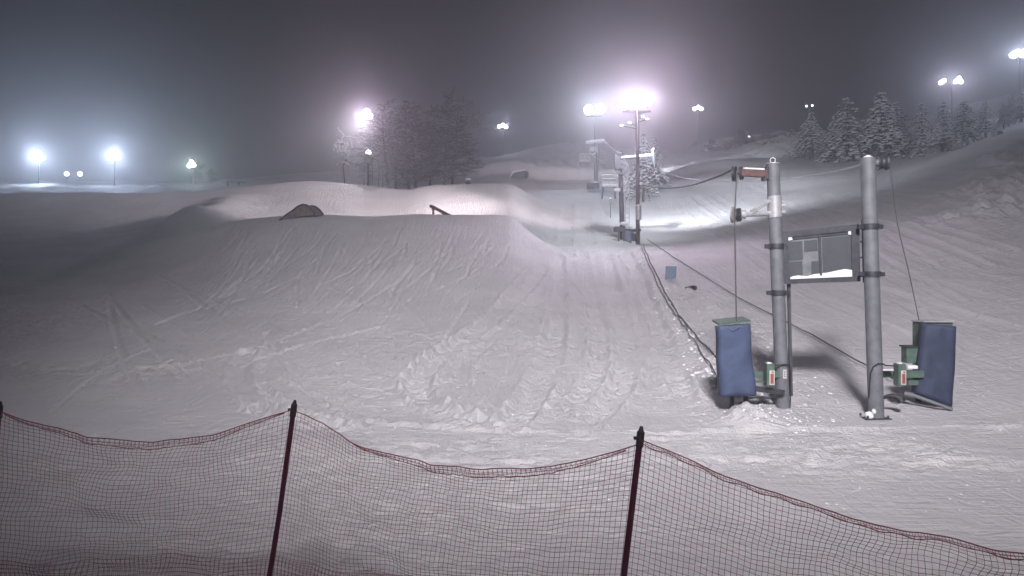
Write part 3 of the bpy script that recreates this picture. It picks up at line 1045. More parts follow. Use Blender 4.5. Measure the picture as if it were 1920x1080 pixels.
def pad_left():
    Y = 14.2
    O = G(1385, Y)
    root = thing("padded_tow_unit", "green tow machine behind a blue crash pad left of the masts, drift at its foot", "tow machine", O, "padded drive units of the rope tow")
    c = [P(1346, 611, Y), P(1407, 607, Y), P(1419, 741, Y), P(1351, 744, Y)]
    pd = pad_mesh(c, 0.20, 0.05, seed=2, wob=0.035, waist=0.03).build("crash_pad", "blue_vinyl", root, O)
    cr = MB()
    cr.tube([P(1360, 612, Y) + Vector((0, -0.07, 0)), P(1371, 620, Y) + Vector((0, -0.085, 0)), P(1384, 612, Y) + Vector((0, -0.07, 0))], 0.008, n=6)
    cr.build("stitching", "sign_blue", pd, O)
    tp = MB()
    tp.prism([P(1348, 610, Y) + Vector((0, -0.02, 0.0)), P(1407, 604, Y) + Vector((0, -0.02, 0)), P(1407, 604, Y) + Vector((0, 0.5, 0.06)), P(1348, 610, Y) + Vector((0, 0.5, 0.06))], (0, 0, 0.03))
    tp.build("top_plate", "green_paint", root, O, bevel=0.006)
    cb = MB()
    cb.box(P(1380, 675, Y + 0.45) , (0.48, 0.42, 1.15))
    cb.build("cabinet", "green_paint", root, O, bevel=0.01)
    a = MB()
    a.box(lerp(P(1405, 702, Y + 0.2), P(1462, 702, Y + 0.3), 0.5), (0.62, 0.12, 0.11))
    a.box(P(1425, 716, Y + 0.1), (0.22, 0.06, 0.03))
    a.build("arm", "green_paint", root, O, bevel=0.006)
    control_box(root, P(1442, 702, Y + 0.05), O)
    lg = MB()
    lg.box(P(1440, 732, Y + 0.15) + Vector((0, 0, 0.0)), (0.62, 0.10, 0.10), Matrix.Rotation(R(8), 3, 'Y'))
    for u in (1372, 1398):
        l2 = MB(); l2.box(P(u, 745, Y + 0.45) + Vector((0, 0, -0.1)), (0.07, 0.07, 0.5))
        l2.build("leg", "dark_steel", root, O)
    lg.build("skid_frame", "dark_steel", root, O, bevel=0.005)


def pad_right():
    Y = 14.6
    O = G(1755, Y)
    root = thing("padded_tow_unit", "green tow cabinet with a slanting dark blue crash pad, right of the masts", "tow machine", O, "padded drive units of the rope tow")
    c = [P(1732, 606, Y), P(1793, 612, Y - 0.15), P(1786, 764, Y - 0.15), P(1716, 738, Y)]
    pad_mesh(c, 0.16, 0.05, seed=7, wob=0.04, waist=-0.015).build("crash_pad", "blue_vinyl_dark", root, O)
    cb = MB()
    cb.box(P(1748, 660, Y + 0.42), (0.56, 0.46, 1.20))
    cab = cb.build("cabinet", "green_paint", root, O, bevel=0.01)
    ld = MB()
    ld.box(P(1748, 602, Y + 0.40), (0.60, 0.50, 0.035))
    ld.build("lid", "galvanised_light", cab, O, bevel=0.005)
    ld = MB()
    ld.box(P(1706, 665, Y + 0.2), (0.24, 0.22, 0.32))
    sb = ld.build("side_box", "green_paint", root, O, bevel=0.01)
    ld = MB()
    ld.box(P(1706, 649, Y + 0.2), (0.29, 0.28, 0.03))
    ld.build("lid", "dark_steel", sb, O, bevel=0.004)
    a = MB()
    a.box(lerp(P(1650, 701, Y - 0.3), P(1730, 701, Y + 0.2), 0.5), (0.80, 0.15, 0.13))
    a.box(P(1709, 717, Y), (0.20, 0.16, 0.10))
    arm = a.build("arm", "green_paint", root, O, bevel=0.006)
    sn = MB()
    sn.box(P(1663, 693.5, Y - 0.25), (0.22, 0.12, 0.03))
    sn.box(P(1708, 688, Y - 0.05), (0.20, 0.16, 0.07))
    sn.build("snow_cap", "snow_clean", arm, O, bevel=0.015)
    control_box(root, P(1687, 702, Y - 0.25), O)
    lg = MB()
    p0, p1 = P(1712, 741, Y - 0.05), P(1786, 768, Y - 0.3)
    d = p1 - p0
    lg.tube([p0, p1], 0.035, n=8)
    lg.tube([P(1695, 738, Y), p0], 0.05, n=8)
    for u in (1722, 1770):
        l2 = MB(); l2.box(P(u, 755, Y + 0.4) + Vector((0, 0, -0.05)), (0.08, 0.08, 0.6))
        l2.build("leg", "dark_steel", root, O)
    lg.build("skid_frame", "galvanised", root, O)


pad_left()
pad_right()

# ------------------------------------------------------------------ ropes


def rope(name, label, pts, r_=0.016, m="rope", group=None, n=6, sub=10):
    q = []
    N = len(pts)
    for i in range(N - 1):
        p0 = pts[max(i - 1, 0)]; p1 = pts[i]; p2 = pts[i + 1]; p3 = pts[min(i + 2, N - 1)]
        for k_ in range(sub):
            t = k_ / sub
            q.append(0.5 * ((2 * p1) + (p2 - p0) * t + (2 * p0 - 5 * p1 + 4 * p2 - p3) * t * t + (3 * p1 - p0 - 3 * p2 + p3) * t ** 3))
    q.append(pts[-1])
    mb = MB()
    O = q[0].copy()
    mb.tube(q, r_, n=n)
    o = mb.build(name, m, None, O)
    tag(o, label, "rope", group)
    return o


ROPEG = "ropes of the tow"
rope("tow_rope", "rope hanging from the left mast's pulleys down to the blue pad", [P(1382, 318, 14.22), P(1378, 403, 14.15), P(1379, 500, 14.2), P(1381, 606, 14.3)], 0.014, group=ROPEG)
rope("tow_rope", "slack rope from the drum atop the right mast down to the dark pad", [P(1665, 296, 14.0), P(1671, 330, 14.0), P(1683, 420, 14.2), P(1704, 510, 14.5), P(1723, 600, 15.0)], 0.009, group=ROPEG)
rope("tow_rope", "rope swooping from the wheel tower to the left mast's top pulley", [P(1163, 322, 44), P(1180, 338, 41), P(1205, 348, 37), P(1245, 353, 31), P(1290, 349, 25.5), P(1340, 333, 18), P(1374, 318, 14.3)], 0.022, group=ROPEG)
rope("tow_rope", "snow covered rope from the wheel tower's right arm end across the slope", [P(1228, 316, 44), P(1258, 327, 42), P(1290, 335, 40), P(1350, 340, 36), P(1450, 338, 32), P(1560, 322, 25), P(1618, 308, 15)], 0.020, "snow_frost", group=ROPEG)
rope("tow_rope", "frosted rope looping between the far tower and the wheel tower", [P(1102, 277, 70), P(1112, 292, 67), P(1130, 301, 62), P(1148, 296, 52), P(1160, 290, 45)], 0.035, "snow_frost", group=ROPEG)
rope("tow_rope", "frosted rope falling from the far tower's crossbar to the wheel tower head", [P(1134, 266, 70), P(1144, 274, 62), P(1153, 281, 54), P(1162, 287, 45)], 0.035, "snow_frost", group=ROPEG)


def ground_rope(label, px, r_, lift=0.05, m="rope"):
    pts = []
    for u, v in px:
        h = hit(u, v)
        pts.append(Vector((h.x, h.y, h.z + lift)))
    # resample and sit it on the snow
    out = []
    for a, b in zip(pts[:-1], pts[1:]):
        n = max(2, int((b - a).length / 0.6))
        for i in range(n):
            p = lerp(a, b, i / n)
            out.append(Vector((p.x, p.y, max(gz(p.x, p.y) + lift * 0.6, p.z * 0.5 + 0.5 * (gz(p.x, p.y) + lift)))))
    out.append(pts[-1])
    return rope("tow_rope", label, out, r_, m, ROPEG, sub=3)


ground_rope("dark rope on the snow from the light pole to the blue pad, the upper strand", [(1206, 464), (1222, 505), (1245, 555), (1278, 610), (1312, 650), (1348, 686)], 0.022, 0.10)
ground_rope("thin rope lying in the rut left of the blue pad, the lower strand", [(1203, 470), (1218, 510), (1240, 560), (1268, 605), (1300, 655), (1330, 700), (1352, 735)], 0.016, 0.12)
ground_rope("long rope on the snow running from the light pole behind both masts", [(1214, 452), (1270, 492), (1330, 530), (1398, 572), (1450, 598), (1520, 634), (1600, 680), (1690, 726)], 0.018, 0.10)

# ------------------------------------------------------------------ lamps
LAMPG = "floodlights on masts around the hill"


def flood_head(parent, p, aim, O, size=0.55, lens="lamp_white", depth=0.25):
    """housing + lens, facing aim"""
    d = (Vector(aim) - Vector(p)).normalized()
    q_ = d.to_track_quat('-Y', 'Z').to_matrix()
    mb = MB()
    p = Vector(p)
    mb.disc_rim(p - d * depth, d, [(0, size * 0.18), (0.05, size * 0.36), (depth * 0.7, size * 0.52), (depth, size * 0.56), (depth + 0.02, size * 0.53)], n=20)
    h = mb.build("lamp_head", "dark_steel", parent, O)
    ln = MB()
    ln.disc_rim(p + d * 0.022, d, [(0, size * 0.50), (0.02, size * 0.49), (0.05, size * 0.40), (0.07, size * 0.2)], n=20)
    ln.build("lens", lens, h, O)
    br = MB()
    br.tube([p - d * depth * 0.6, p - d * depth * 0.6 - Vector((0, 0, size * 0.75))], size * 0.05, n=6)
    br.build("bracket", "dark_steel", h, O)
    sn = MB()
    sn.blob(p - d * depth * 0.5 + Vector((0, 0, size * 0.5)), size * 0.3, 3, (1.2, 1, 0.4))
    sn.build("snow_cap", "snow_clean", h, O)
    return h


def mast_lamp(label, lamps, Y, foot_u=None, power=3000, col=(0.85, 0.9, 1.0), size=0.55, lens="lamp_white", pole_r=0.07, pole_m="galvanised", arm_drop=0.4, aim=(0, 0, -1), cone=150, light_z=0.0, extra=None, light_on=True):
    us = [l[0] for l in lamps]
    fu = foot_u if foot_u else sum(us) / len(us)
    O = G(fu, Y)
    root = thing("floodlight_mast", label, "floodlight", O, LAMPG)
    pts = [P(u, v, Y) for u, v in lamps]
    topz = sum(p.z for p in pts) / len(pts) - size * 0.75
    mb = MB()
    top = Vector((sum(p.x for p in pts) / len(pts) if not foot_u else P(fu, 0, Y).x, Y + 0.15, topz + 0.05))
    mb.tube([O - Vector((0, 0, 0.4)), top], [pole_r * 1.25, pole_r], n=12)
    pole = mb.build("pole", pole_m, root, O)
    x0 = min([p.x for p in pts] + [top.x]) - 0.2; x1 = max([p.x for p in pts] + [top.x]) + 0.2
    cr = MB()
    cr.box(((x0 + x1) / 2, Y + 0.12, topz), (x1 - x0, 0.09, 0.09))
    cr.build("crossarm", "dark_steel", root, O)
    for p in pts:
        flood_head(root, p, aim, O, size * (0.74 if foot_u == 1196 and p.x > top.x else 1.0), lens)
        if light_on:
            light("mast_beam", 'SPOT', p + Vector((0, -0.35, 0)), Vector(aim) + Vector((p.x * 0.5, 0, 0)), power * LAMP_GAIN / len(pts), col, size=size * 0.4, cone=cone, blend=0.7, parent=root)
    return root, O


AIM = (0, 0, -2)
mast_lamp("floodlight nearest the left edge of the photo, glowing blue white", [(66, 295), (79, 296), (72, 287)], 130, power=135000, col=(0.66, 0.78, 1.0), size=0.85, aim=AIM)
mast_lamp("second floodlight from the left edge, blue white, with its pole visible", [(206, 295), (214, 294), (221, 294), (217, 286)], 125, power=135000, col=(0.66, 0.78, 1.0), size=0.8, aim=AIM)
mast_lamp("small low lamp on the left ridge, left one of a close pair", [(125, 326)], 165, power=3500, col=(0.75, 0.85, 1.0), size=1.0, aim=AIM, lens="lamp_small")
mast_lamp("small low lamp on the left ridge, right one of a close pair", [(150, 326)], 165, power=3500, col=(0.75, 0.85, 1.0), size=1.0, aim=AIM, lens="lamp_small")
mast_lamp("medium floodlight above bare frosted stems, between the left pair and the jump", [(355, 311), (363, 309), (359, 304)], 140, power=30000, col=(0.78, 1.0, 0.90), size=0.75, aim=AIM)
r5, O5 = mast_lamp("large pinkish floodlight above the bare tree clump", [(681, 217), (688, 211), (692, 218)], 88, foot_u=694, power=60000, col=(1.0, 0.80, 1.0), size=0.85, aim=AIM, lens="lamp_pink", pole_r=0.05)
mast_lamp("lone floodlight on a thin pole on the skyline near the centre", [(936, 237), (943, 235), (949, 238)], 168, foot_u=944, power=20000, col=(0.70, 0.76, 1.0), size=0.8, aim=AIM)
r8, O8 = mast_lamp("twin white floodlights above the far tow tower", [(1104, 206), (1126, 204)], 73, power=44000, col=(0.78, 0.86, 1.0), size=0.9, aim=AIM, lens="lamp_cyan", pole_r=0.05)
r9, O9 = mast_lamp("brightest twin floodlights, on the brown pole beside the wheel tower", [(1175, 189), (1214, 188)], 42.5, foot_u=1196, power=50000, col=(1.0, 0.80, 1.0), size=0.78, aim=(0, 0, 0), lens="lamp_pink", pole_r=0.10, pole_m="pole_brown", light_z=0)
r10, O10 = mast_lamp("small distant floodlight on the skyline right of the brightest pair", [(1302, 204), (1309, 201), (1315, 204)], 175, power=13000, col=(0.85, 0.85, 1.0), size=0.8, aim=AIM)
mast_lamp("pair of violet tinged floodlights above the right hand conifers", [(1764, 155), (1770, 151), (1792, 153), (1798, 147), (1802, 153)], 118, power=45000, col=(0.78, 0.78, 1.0), size=0.62, aim=AIM)
r12, O12 = mast_lamp("floodlight cut by the right edge of the photo", [(1900, 103), (1908, 99), (1917, 101), (1926, 94)], 88, power=42000, col=(0.72, 0.80, 1.0), size=0.75, aim=AIM)
mast_lamp("dim little lamp showing over the leftmost conifer of the right group", [(1512, 199), (1523, 198)], 125, power=500, col=(1, 0.9, 0.9), size=0.35, aim=AIM, lens="lamp_small")


def added_beam(root, frm, to, power, col, cone=70):
    """added light at the mast, no lamp head, to brighten the run and trees"""
    light("mast_beam", 'SPOT', frm, to, power, col, size=0.3, cone=cone, blend=1.0, parent=root)


WARM = (1.0, 0.84, 0.86)
COOL = (0.90, 0.94, 1.0)
c9 = P(1190, 205, 42.6)
added_beam(r9, c9 + Vector((-0.4, 0.3, 0)), P(545, 374, 57), 38000, WARM, 50)
added_beam(r9, c9 + Vector((-0.3, 0.4, -0.1)), P(930, 378, 56), 5500, WARM, 75)
added_beam(r9, c9 + Vector((-0.2, 0.4, -0.3)), P(1085, 425, 47), 1500, COOL, 150)
added_beam(r9, c9 + Vector((0.3, 0.5, 0)), P(1660, 235, 82), 26000, COOL, 48)
added_beam(r9, c9 + Vector((0.4, 0.3, 0)), P(1380, 375, 60), 13000, COOL, 105)
added_beam(r9, c9 + Vector((-0.2, -0.3, -0.3)), P(1085, 500, 38), 1500, COOL, 70)
added_beam(r5, P(684, 222, 87.5) + Vector((0, -0.3, 0)), P(645, 280, 80), 9000, (1, 0.95, 1), 60)
c8 = P(1115, 215, 73)
added_beam(r8, c8 + Vector((0, 0.4, 0)), P(1040, 300, 145), 30000, WARM, 60)
added_beam(r8, c8 + Vector((0.4, 0.3, 0)), P(1330, 285, 120), 45000, COOL, 70)
added_beam(r8, c8 + Vector((-0.4, 0.3, 0)), P(790, 325, 120), 4000, WARM, 60)
# grey plastic guard and small accessory lamps on the brown pole
g = MB()
yy = 42.5
g.tube([P(1197, 412, yy), P(1197, 386, yy)], 0.17, n=14)
g.build("pole_guard", "galvanised_light", r9, O9)
g = MB(); g.blob(P(1197, 385, yy), 0.17, 3, (1, 1, 0.4)); g.build("snow_cap", "snow_clean", r9, O9)
for u, v in ((1165, 236), (1180, 231), (1205, 219), (1213, 224)):
    g = MB(); c = P(u, v, yy)
    g.box(c, (0.22, 0.16, 0.12)); g.tube([c, Vector((O9.x, yy + 0.1, c.z - 0.15))], 0.02, n=6)
    hh = g.build("side_lamp", "dark_steel", r9, O9)
    l = MB(); l.box(c + Vector((0, -0.09, 0)), (0.17, 0.02, 0.08)); l.build("lens", "lamp_small", hh, O9)

# ------------------------------------------------------------------ tow towers


def wheel_tower():
    Y = 45
    O = G(1166, Y)
    root = thing("tow_tower", "tow tower with a big frosted bull wheel and snowy crossbar beside the brown light pole", "tower", O, "tow towers up the run")
    top = P(1162, 288, Y)
    foot = Vector((P(1168, 0, Y).x, Y, O.z - 0.3))
    mb = MB(); mb.tube([foot, top], [0.17, 0.11], n=14)
    mb.build("mast", "dark_steel", root, O)
    cr = MB(); cr.tube([P(1164, 297, Y), P(1222, 292, Y)], 0.075, n=8)
    c1 = cr.build("crossbar", "galvanised", root, O)
    s_ = MB(); s_.tube([P(1165, 295, Y), P(1180, 294, Y), P(1200, 292.5, Y), P(1222, 290, Y)], [0.06, 0.09, 0.08, 0.07], n=8)
    s_.build("snow_cap", "snow_clean", c1, O)
    e = MB(); e.tube([P(1224, 283, Y), P(1226, 302, Y), P(1228, 316, Y)], [0.10, 0.12, 0.05], n=8)
    e.blob(P(1224, 282, Y), 0.16, 2)
    e.build("rope_guide", "panel_grey", root, O)
    wmb = MB(); c = P(1166, 314, Y - 0.15)
    for r_, t in ((0.40, 0.045), (0.30, 0.03)):
        ring(wmb, c, (0.35, 1, 0), r_, t, n=28, m=8)
    for k_ in range(6):
        a = k_ * math.pi / 3
        wmb.tube([c, c + Vector((math.cos(a) * 0.38, -math.cos(a) * 0.13, math.sin(a) * 0.38))], 0.02, n=6)
    wmb.tube([c + Vector((0, 0.12, 0)), c - Vector((0, 0.12, 0))], 0.09, n=12)
    wmb.build("bull_wheel", "galvanised", root, O)
    h = MB(); h.box(P(1158, 304, Y), (0.40, 0.3, 0.9)); h.blob(P(1160, 288, Y), 0.26, 9, (1, 1, 0.9))
    h.build("head_housing", "panel_grey", root, O, bevel=0.03)
    l = MB()
    a0, a1 = P(1173, 438, Y - 0.1), P(1173, 336, Y - 0.1)
    for dx in (-0.0, 0.22):
        l.tube([a0 + Vector((dx, 0, 0)), a1 + Vector((dx, 0, 0))], 0.02, n=6)
    for k_ in range(12):
        p = lerp(a0, a1, (k_ + 0.5) / 12)
        l.tube([p, p + Vector((0.22, 0, 0))], 0.016, n=6)
    l.build("ladder", "galvanised_light", root, O)
    b = MB(); b.tube([P(1154, 331, Y), P(1162, 331, Y), P(1163, 352, Y), P(1157, 355, Y)], 0.06, n=8); b.box(P(1157, 356, Y), (0.35, 0.25, 0.2))
    b.build("elbow_bracket", "galvanised_light", root, O)
    m = MB(); m.box(P(1161, 430, Y - 0.3), (0.6, 0.7, 0.28)); m.box(P(1186, 432, Y - 0.5), (0.9, 0.7, 0.14)); m.box(P(1185, 444, Y - 0.6), (0.7, 0.6, 0.35))
    mm = m.build("drive_frame", "dark_steel", root, O, bevel=0.02)
    s_ = MB(); s_.blob(P(1170, 419, Y - 0.4), 0.26, 4, (1.3, 1, 0.6)); s_.blob(P(1189, 430, Y - 0.6), 0.28, 5, (1.4, 1, 0.4))
    s_.build("snow_cap", "snow_clean", mm, O)
    g2 = G(1178, 43.2)
    pd = pad_mesh([P(1172, 433, 43), P(1183, 434, 43), P(1184, 455, 43), P(1172, 451, 43)], 0.18, 0.03, 4, 6, 0.02, 3)
    pd.build("crash_pad", "sign_blue", root, O)
    l = MB()
    for u in (1187, 1184, 1160, 1170):
        p = P(u, 440, Y - 0.8)
        gg = G(u, Y - 0.8)
        l.box(Vector((p.x, p.y, (p.z + gg.z) / 2)), (0.07, 0.07, abs(p.z - gg.z) + 0.3))
    l.build("frame_leg", "dark_steel", root, O)


def far_tower():
    Y = 70
    O = G(1118, Y)
    root = thing("tow_tower", "farther tow tower with a snowy crossbar under the twin white floodlights", "tower", O, "tow towers up the run")
    foot = Vector((O.x, Y, O.z - 0.3))
    mb = MB(); mb.tube([foot, P(1116, 268, Y)], [0.22, 0.13], n=12)
    mb.tube([P(1118, 366, Y) , P(1122, 270, Y)], 0.10, n=8)
    mb.build("mast", "galvanised", root, O)
    cr = MB(); cr.tube([P(1100, 268, Y), P(1134, 265, Y)], 0.11, n=8)
    c1 = cr.build("crossbar", "snow_frost", root, O)
    s_ = MB(); s_.tube([P(1099, 266, Y), P(1110, 265, Y), P(1134, 263, Y)], [0.10, 0.15, 0.12], n=8)
    s_.build("snow_cap", "snow_clean", c1, O)
    s_ = MB(); ring(s_, P(1112, 282, Y - 0.3), (0.3, 1, 0), 0.34, 0.07, n=20, m=8); s_.blob(P(1112, 279, Y), 0.35, 5)
    s_.build("bull_wheel", "snow_frost", root, O)
    m = MB(); m.box(P(1112, 349, Y - 0.5), (1.1, 0.8, 0.5)); mm = m.build("drive_frame", "dark_steel", root, O, bevel=0.03)
    s_ = MB(); s_.blob(P(1113, 342, Y - 0.5), 0.5, 4, (1.1, 1, 0.5)); s_.build("snow_cap", "snow_clean", mm, O)
    pad_mesh([P(1113, 350, Y - 1.2), P(1121, 350, Y - 1.2), P(1123, 367, Y - 1.2), P(1113, 367, Y - 1.2)], 0.2, 0.03, 4, 6, 0.02, 3).build("crash_pad", "sign_blue", root, O)
    return root


def railing_platform(label, u0, u1, v0, v1, Y, legs=True):
    O = G((u0 + u1) / 2, Y)
    root = thing("platform", label, "platform", O, "railed work platforms on the tow line")
    W = (u1 - u0) / 1400 * Y
    dk = MB()
    c = P((u0 + u1) / 2, v1, Y)
    dk.box(c, (W, 1.1, 0.12))
    d = dk.build("deck", "snow_frost", root, O)
    s_ = MB(); s_.box(c + Vector((0, 0, 0.11)), (W * 0.95, 1.0, 0.1)); s_.build("snow_cap", "snow_clean", d, O, bevel=0.03)
    H = (v1 - v0) / 1400 * Y
    for dy in (-0.5, 0.5):
        r_ = MB()
        for t in (0.0, 0.5, 1.0):
            x = c.x - W / 2 + W * t
            r_.tube([(x, Y + dy, c.z), (x, Y + dy, c.z + H)], 0.035, n=6)
        for hh in (0.35, 0.68, 1.0):
            r_.tube([(c.x - W / 2, Y + dy, c.z + H * hh), (c.x + W / 2, Y + dy, c.z + H * hh)], 0.05, n=6)
        r_.build("railing", "snow_frost", root, O)
    for sx in (-1, 1):
        l = MB()
        x = c.x + sx * W * 0.4
        l.tube([(x, Y, c.z), (x + sx * 0.1, Y, min(O.z, gz(x, Y)) - 0.2)], 0.07, n=6)
        l.build("leg", "dark_steel", root, O)


wheel_tower()
far_tower()
railing_platform("snowy railed platform between the far tow tower and the wheel tower", 1128, 1155, 329, 350, 62)
railing_platform("small snow covered platform on legs left of the far tower's head", 1087, 1106, 289, 303, 122)


def small_sign(label, u, v0, v1, w_px, Y, m, post=True, name="sign_board"):
    O = G(u, Y)
    root = thing(name, label, "sign", O)
    a = P(u, v0, Y); b = P(u, v1, Y)
    w_ = w_px / 1400 * Y
    mb = MB(); mb.box(lerp(a, b, 0.5), (w_, 0.05, (a - b).length), Matrix.Rotation(R(2), 3, 'Y'))
    p = mb.build("board", m, root, O, bevel=0.01)
    s_ = MB(); s_.box(a + Vector((0, 0, 0.015)), (w_ * 0.9, 0.06, 0.03)); s_.build("snow_cap", "snow_clean", p, O, bevel=0.01)
    l = MB(); l.tube([b + Vector((0, 0.05, 0.1)), (O.x, O.y + 0.05, O.z - 0.3)], 0.025, n=8); l.build("post", "dark_steel", root, O)


h = hit(1262, 531)
small_sign("plain grey blue board standing in the rubble beside the tow rope", 1258, 499, 526, 20, h.y, "sign_blue")
small_sign("tiny dark sign on a thin post up the tow line, left of the wheel tower", 1145, 372, 383, 6, 54, "dark_steel")

# black cloth scrap in the rubble
h = hit(1296, 552)
mb = MB()
N = 10
vs = []; fs = []
for j in range(5):
    for i in range(N + 1):
        a = i / N; b = j / 4
        x = h.x - 0.22 + 0.44 * a
        z = gz(x, h.y) + 0.07 + 0.10 * (1 - b) + 0.08 * math.sin(a * 5 + 0.4) * (b) - 0.03 * a
        vs.append((x, h.y + 0.12 * math.sin(a * 7) + b * 0.05, z))
for j in range(4):
    for i in range(N):
        q0 = j * (N + 1) + i
        fs.append((q0, q0 + 1, q0 + N + 2, q0 + N + 1))
mb.add(vs, fs, True)
o = mb.build("cloth_scrap", "black_paint", None, (0, 0, 0))
sol = o.modifiers.new("thickness", 'SOLIDIFY'); sol.thickness = 0.02
tag(o, "crumpled black scrap lying in the rubble below the grey blue board", "cloth scrap")

# ------------------------------------------------------------------ terrain park features


def wall_box():
    Y = 38.0
    O = G(560, Y)
    root = thing("jump_box", "arched dark edged box feature poking over the left of the near jump", "ski feature", O)
    prof = [(524, 414), (535, 405), (548, 396), (558, 388), (567, 384), (575, 385), (583, 391), (589, 399), (590, 404), (575, 404), (552, 408), (536, 416)]
    mb = MB(); mb.prism([P(u, v, Y - 0.3) for u, v in prof], (0.25, 0.7, 0))
    mb.build("side_panel", "wood_panel", root, O)
    ed = MB()
    for off in (0.0, 1.0):
        ed.tube([P(u, v - 0.5, Y - 0.3) + Vector((0.25 * off, 0.7 * off, 0)) for u, v in prof[:9]], 0.055, n=8)
    ed.build("steel_edge", "dark_steel", root, O)


def down_rail():
    Y = 38.6
    O = G(822, Y)
    root = thing("slide_rail", "rusty slide rail sloping right on top of the near jump", "ski rail", O)
    a, b = P(810, 387, Y), P(838, 402, Y + 2.2)
    mb = MB(); mb.tube([a + Vector((-0.05, -0.1, 0)), a, b, b + Vector((0.5, 0.5, -0.2))], 0.085, n=12)
    mb.build("rail_tube", "rust_red", root, O)
    for t in (0.08, 0.75):
        p = lerp(a, b, t)
        l = MB(); l.tube([p, (p.x, p.y, gz(p.x, p.y) - 0.2)], 0.06, n=8)
        l.box((p.x, p.y, p.z - 0.1), (0.16, 0.2, 0.1))
        l.build("leg", "rust_red", root, O)


def crest_marker():
    Y = 60.5
    O = G(878, Y)
    root = thing("marker_box", "small pale wooden box on the crest of the second jump", "marker box", O)
    c = P(878, 341, Y)
    mb = MB(); mb.box(c, (0.34, 0.3, 0.34)); mb.box((O.x, Y, (c.z + O.z) / 2 - 0.1), (0.42, 0.3, abs(c.z - O.z) + 0.2))
    p = mb.build("body", "wood_panel", root, O, bevel=0.02)
    s_ = MB(); s_.box(c + Vector((0, 0, 0.2)), (0.44, 0.4, 0.09)); s_.build("snow_cap", "snow_clean", p, O, bevel=0.03)


def far_ramp():
    Y = 118
    O = G(972, Y)
    root = thing("ramp", "dark sided wedge ramp on the slope behind the second jump", "ski ramp", O)
    prof = [(955, 333), (962, 322), (985, 318), (983, 336)]
    mb = MB(); mb.prism([P(u, v, Y) for u, v in prof], (0.6, 2.4, 0))
    mb.build("side", "panel_grey", root, O)
    s_ = MB(); s_.prism([P(u, v, Y - 0.05) for u, v in [(955, 332), (962, 321), (986, 317), (986, 319), (963, 323.5), (956, 334)]], (0.6, 2.5, 0))
    s_.build("snow_cap", "snow_clean", root, O)


def pipe_rail(label, u0, v0, u1, v1, Y):
    O = G((u0 + u1) / 2, Y)
    root = thing("slide_rail", label, "ski rail", O)
    a, b = P(u0, v0, Y), P(u1, v1, Y)
    mb = MB(); mb.tube([a, b], 0.10, n=10); mb.build("rail_tube", "snow_frost", root, O)
    for t in (0.03, 0.6):
        p = lerp(a, b, t)
        l = MB(); l.tube([p, (p.x, p.y, gz(p.x, p.y) - 0.3)], 0.10, n=8); l.build("leg", "dark_steel", root, O)


wall_box(); down_rail(); crest_marker(); far_ramp()
pipe_rail("snowy pipe rail lying on the ridge left of the pink landing", 426, 340, 462, 343, 118)

# ------------------------------------------------------------------ snow guns and machines


def snow_gun(label, u, v, Y, s_=1.0, yaw=0.0):
    O = G(u, Y)
    root = thing("snow_gun", label, "snow gun", O, "fan snow guns")
    c = P(u, v, Y)
    ax = Vector((math.sin(yaw), -math.cos(yaw), 0.12)).normalized()
    mb = MB(); mb.disc_rim(c - ax * 0.5 * s_, ax, [(0, 0.30 * s_), (0.05, 0.42 * s_), (0.25 * s_, 0.44 * s_), (0.7 * s_, 0.36 * s_), (1.0 * s_, 0.38 * s_), (0.96 * s_, 0.33 * s_), (0.5 * s_, 0.3 * s_)], n=20)
    b = mb.build("fan_barrel", "galvanised", root, O)
    f = MB()
    ring(f, c + ax * 0.52 * s_, ax, 0.37 * s_, 0.035 * s_, n=20)
    for k_ in range(3):
        ring(f, c + ax * 0.53 * s_, ax, (0.1 + 0.09 * k_) * s_, 0.015 * s_, n=16)
    f.build("nozzle_ring", "galvanised_light", b, O)
    sn = MB(); sn.blob(c + Vector((0, 0, 0.42 * s_)), 0.30 * s_, 4, (1.1, 1.3, 0.4)); sn.build("snow_cap", "snow_clean", b, O)
    m = MB(); m.tube([(O.x, O.y, O.z - 0.3), c - Vector((0, 0, 0.4 * s_))], 0.10 * s_, n=10)
    m.build("stand", "dark_steel", root, O)
    m = MB(); m.box((O.x - 0.55 * s_, O.y, c.z - 0.75 * s_), (0.5 * s_, 0.4 * s_, 0.5 * s_)); m.box((O.x - 0.25 * s_, O.y, c.z - 0.75 * s_), (0.5 * s_, 0.08, 0.08))
    m.build("control_cabinet", "galvanised", root, O, bevel=0.02)
    return root


snow_gun("round fan snow gun on a stand below the pinkish floodlight", 690, 299, 69, 1.0, 0.05)
snow_gun("low dark snow gun on the bright band below the right hand conifers", 1797, 273, 70, 0.75, 1.1)
snow_gun("snow gun farther right, on the bright band near the photo's right edge", 1870, 252, 66, 0.8, -1.2)


def small_lamp(label, u, v, Y, power, col):
    mast_lamp(label, [(u, v)], Y, power=power, col=col, size=0.5, aim=AIM, lens="lamp_small", pole_r=0.05)


small_lamp("little blue white lamp just above the round snow gun", 691, 286, 72, 500, (0.8, 0.85, 1.0))


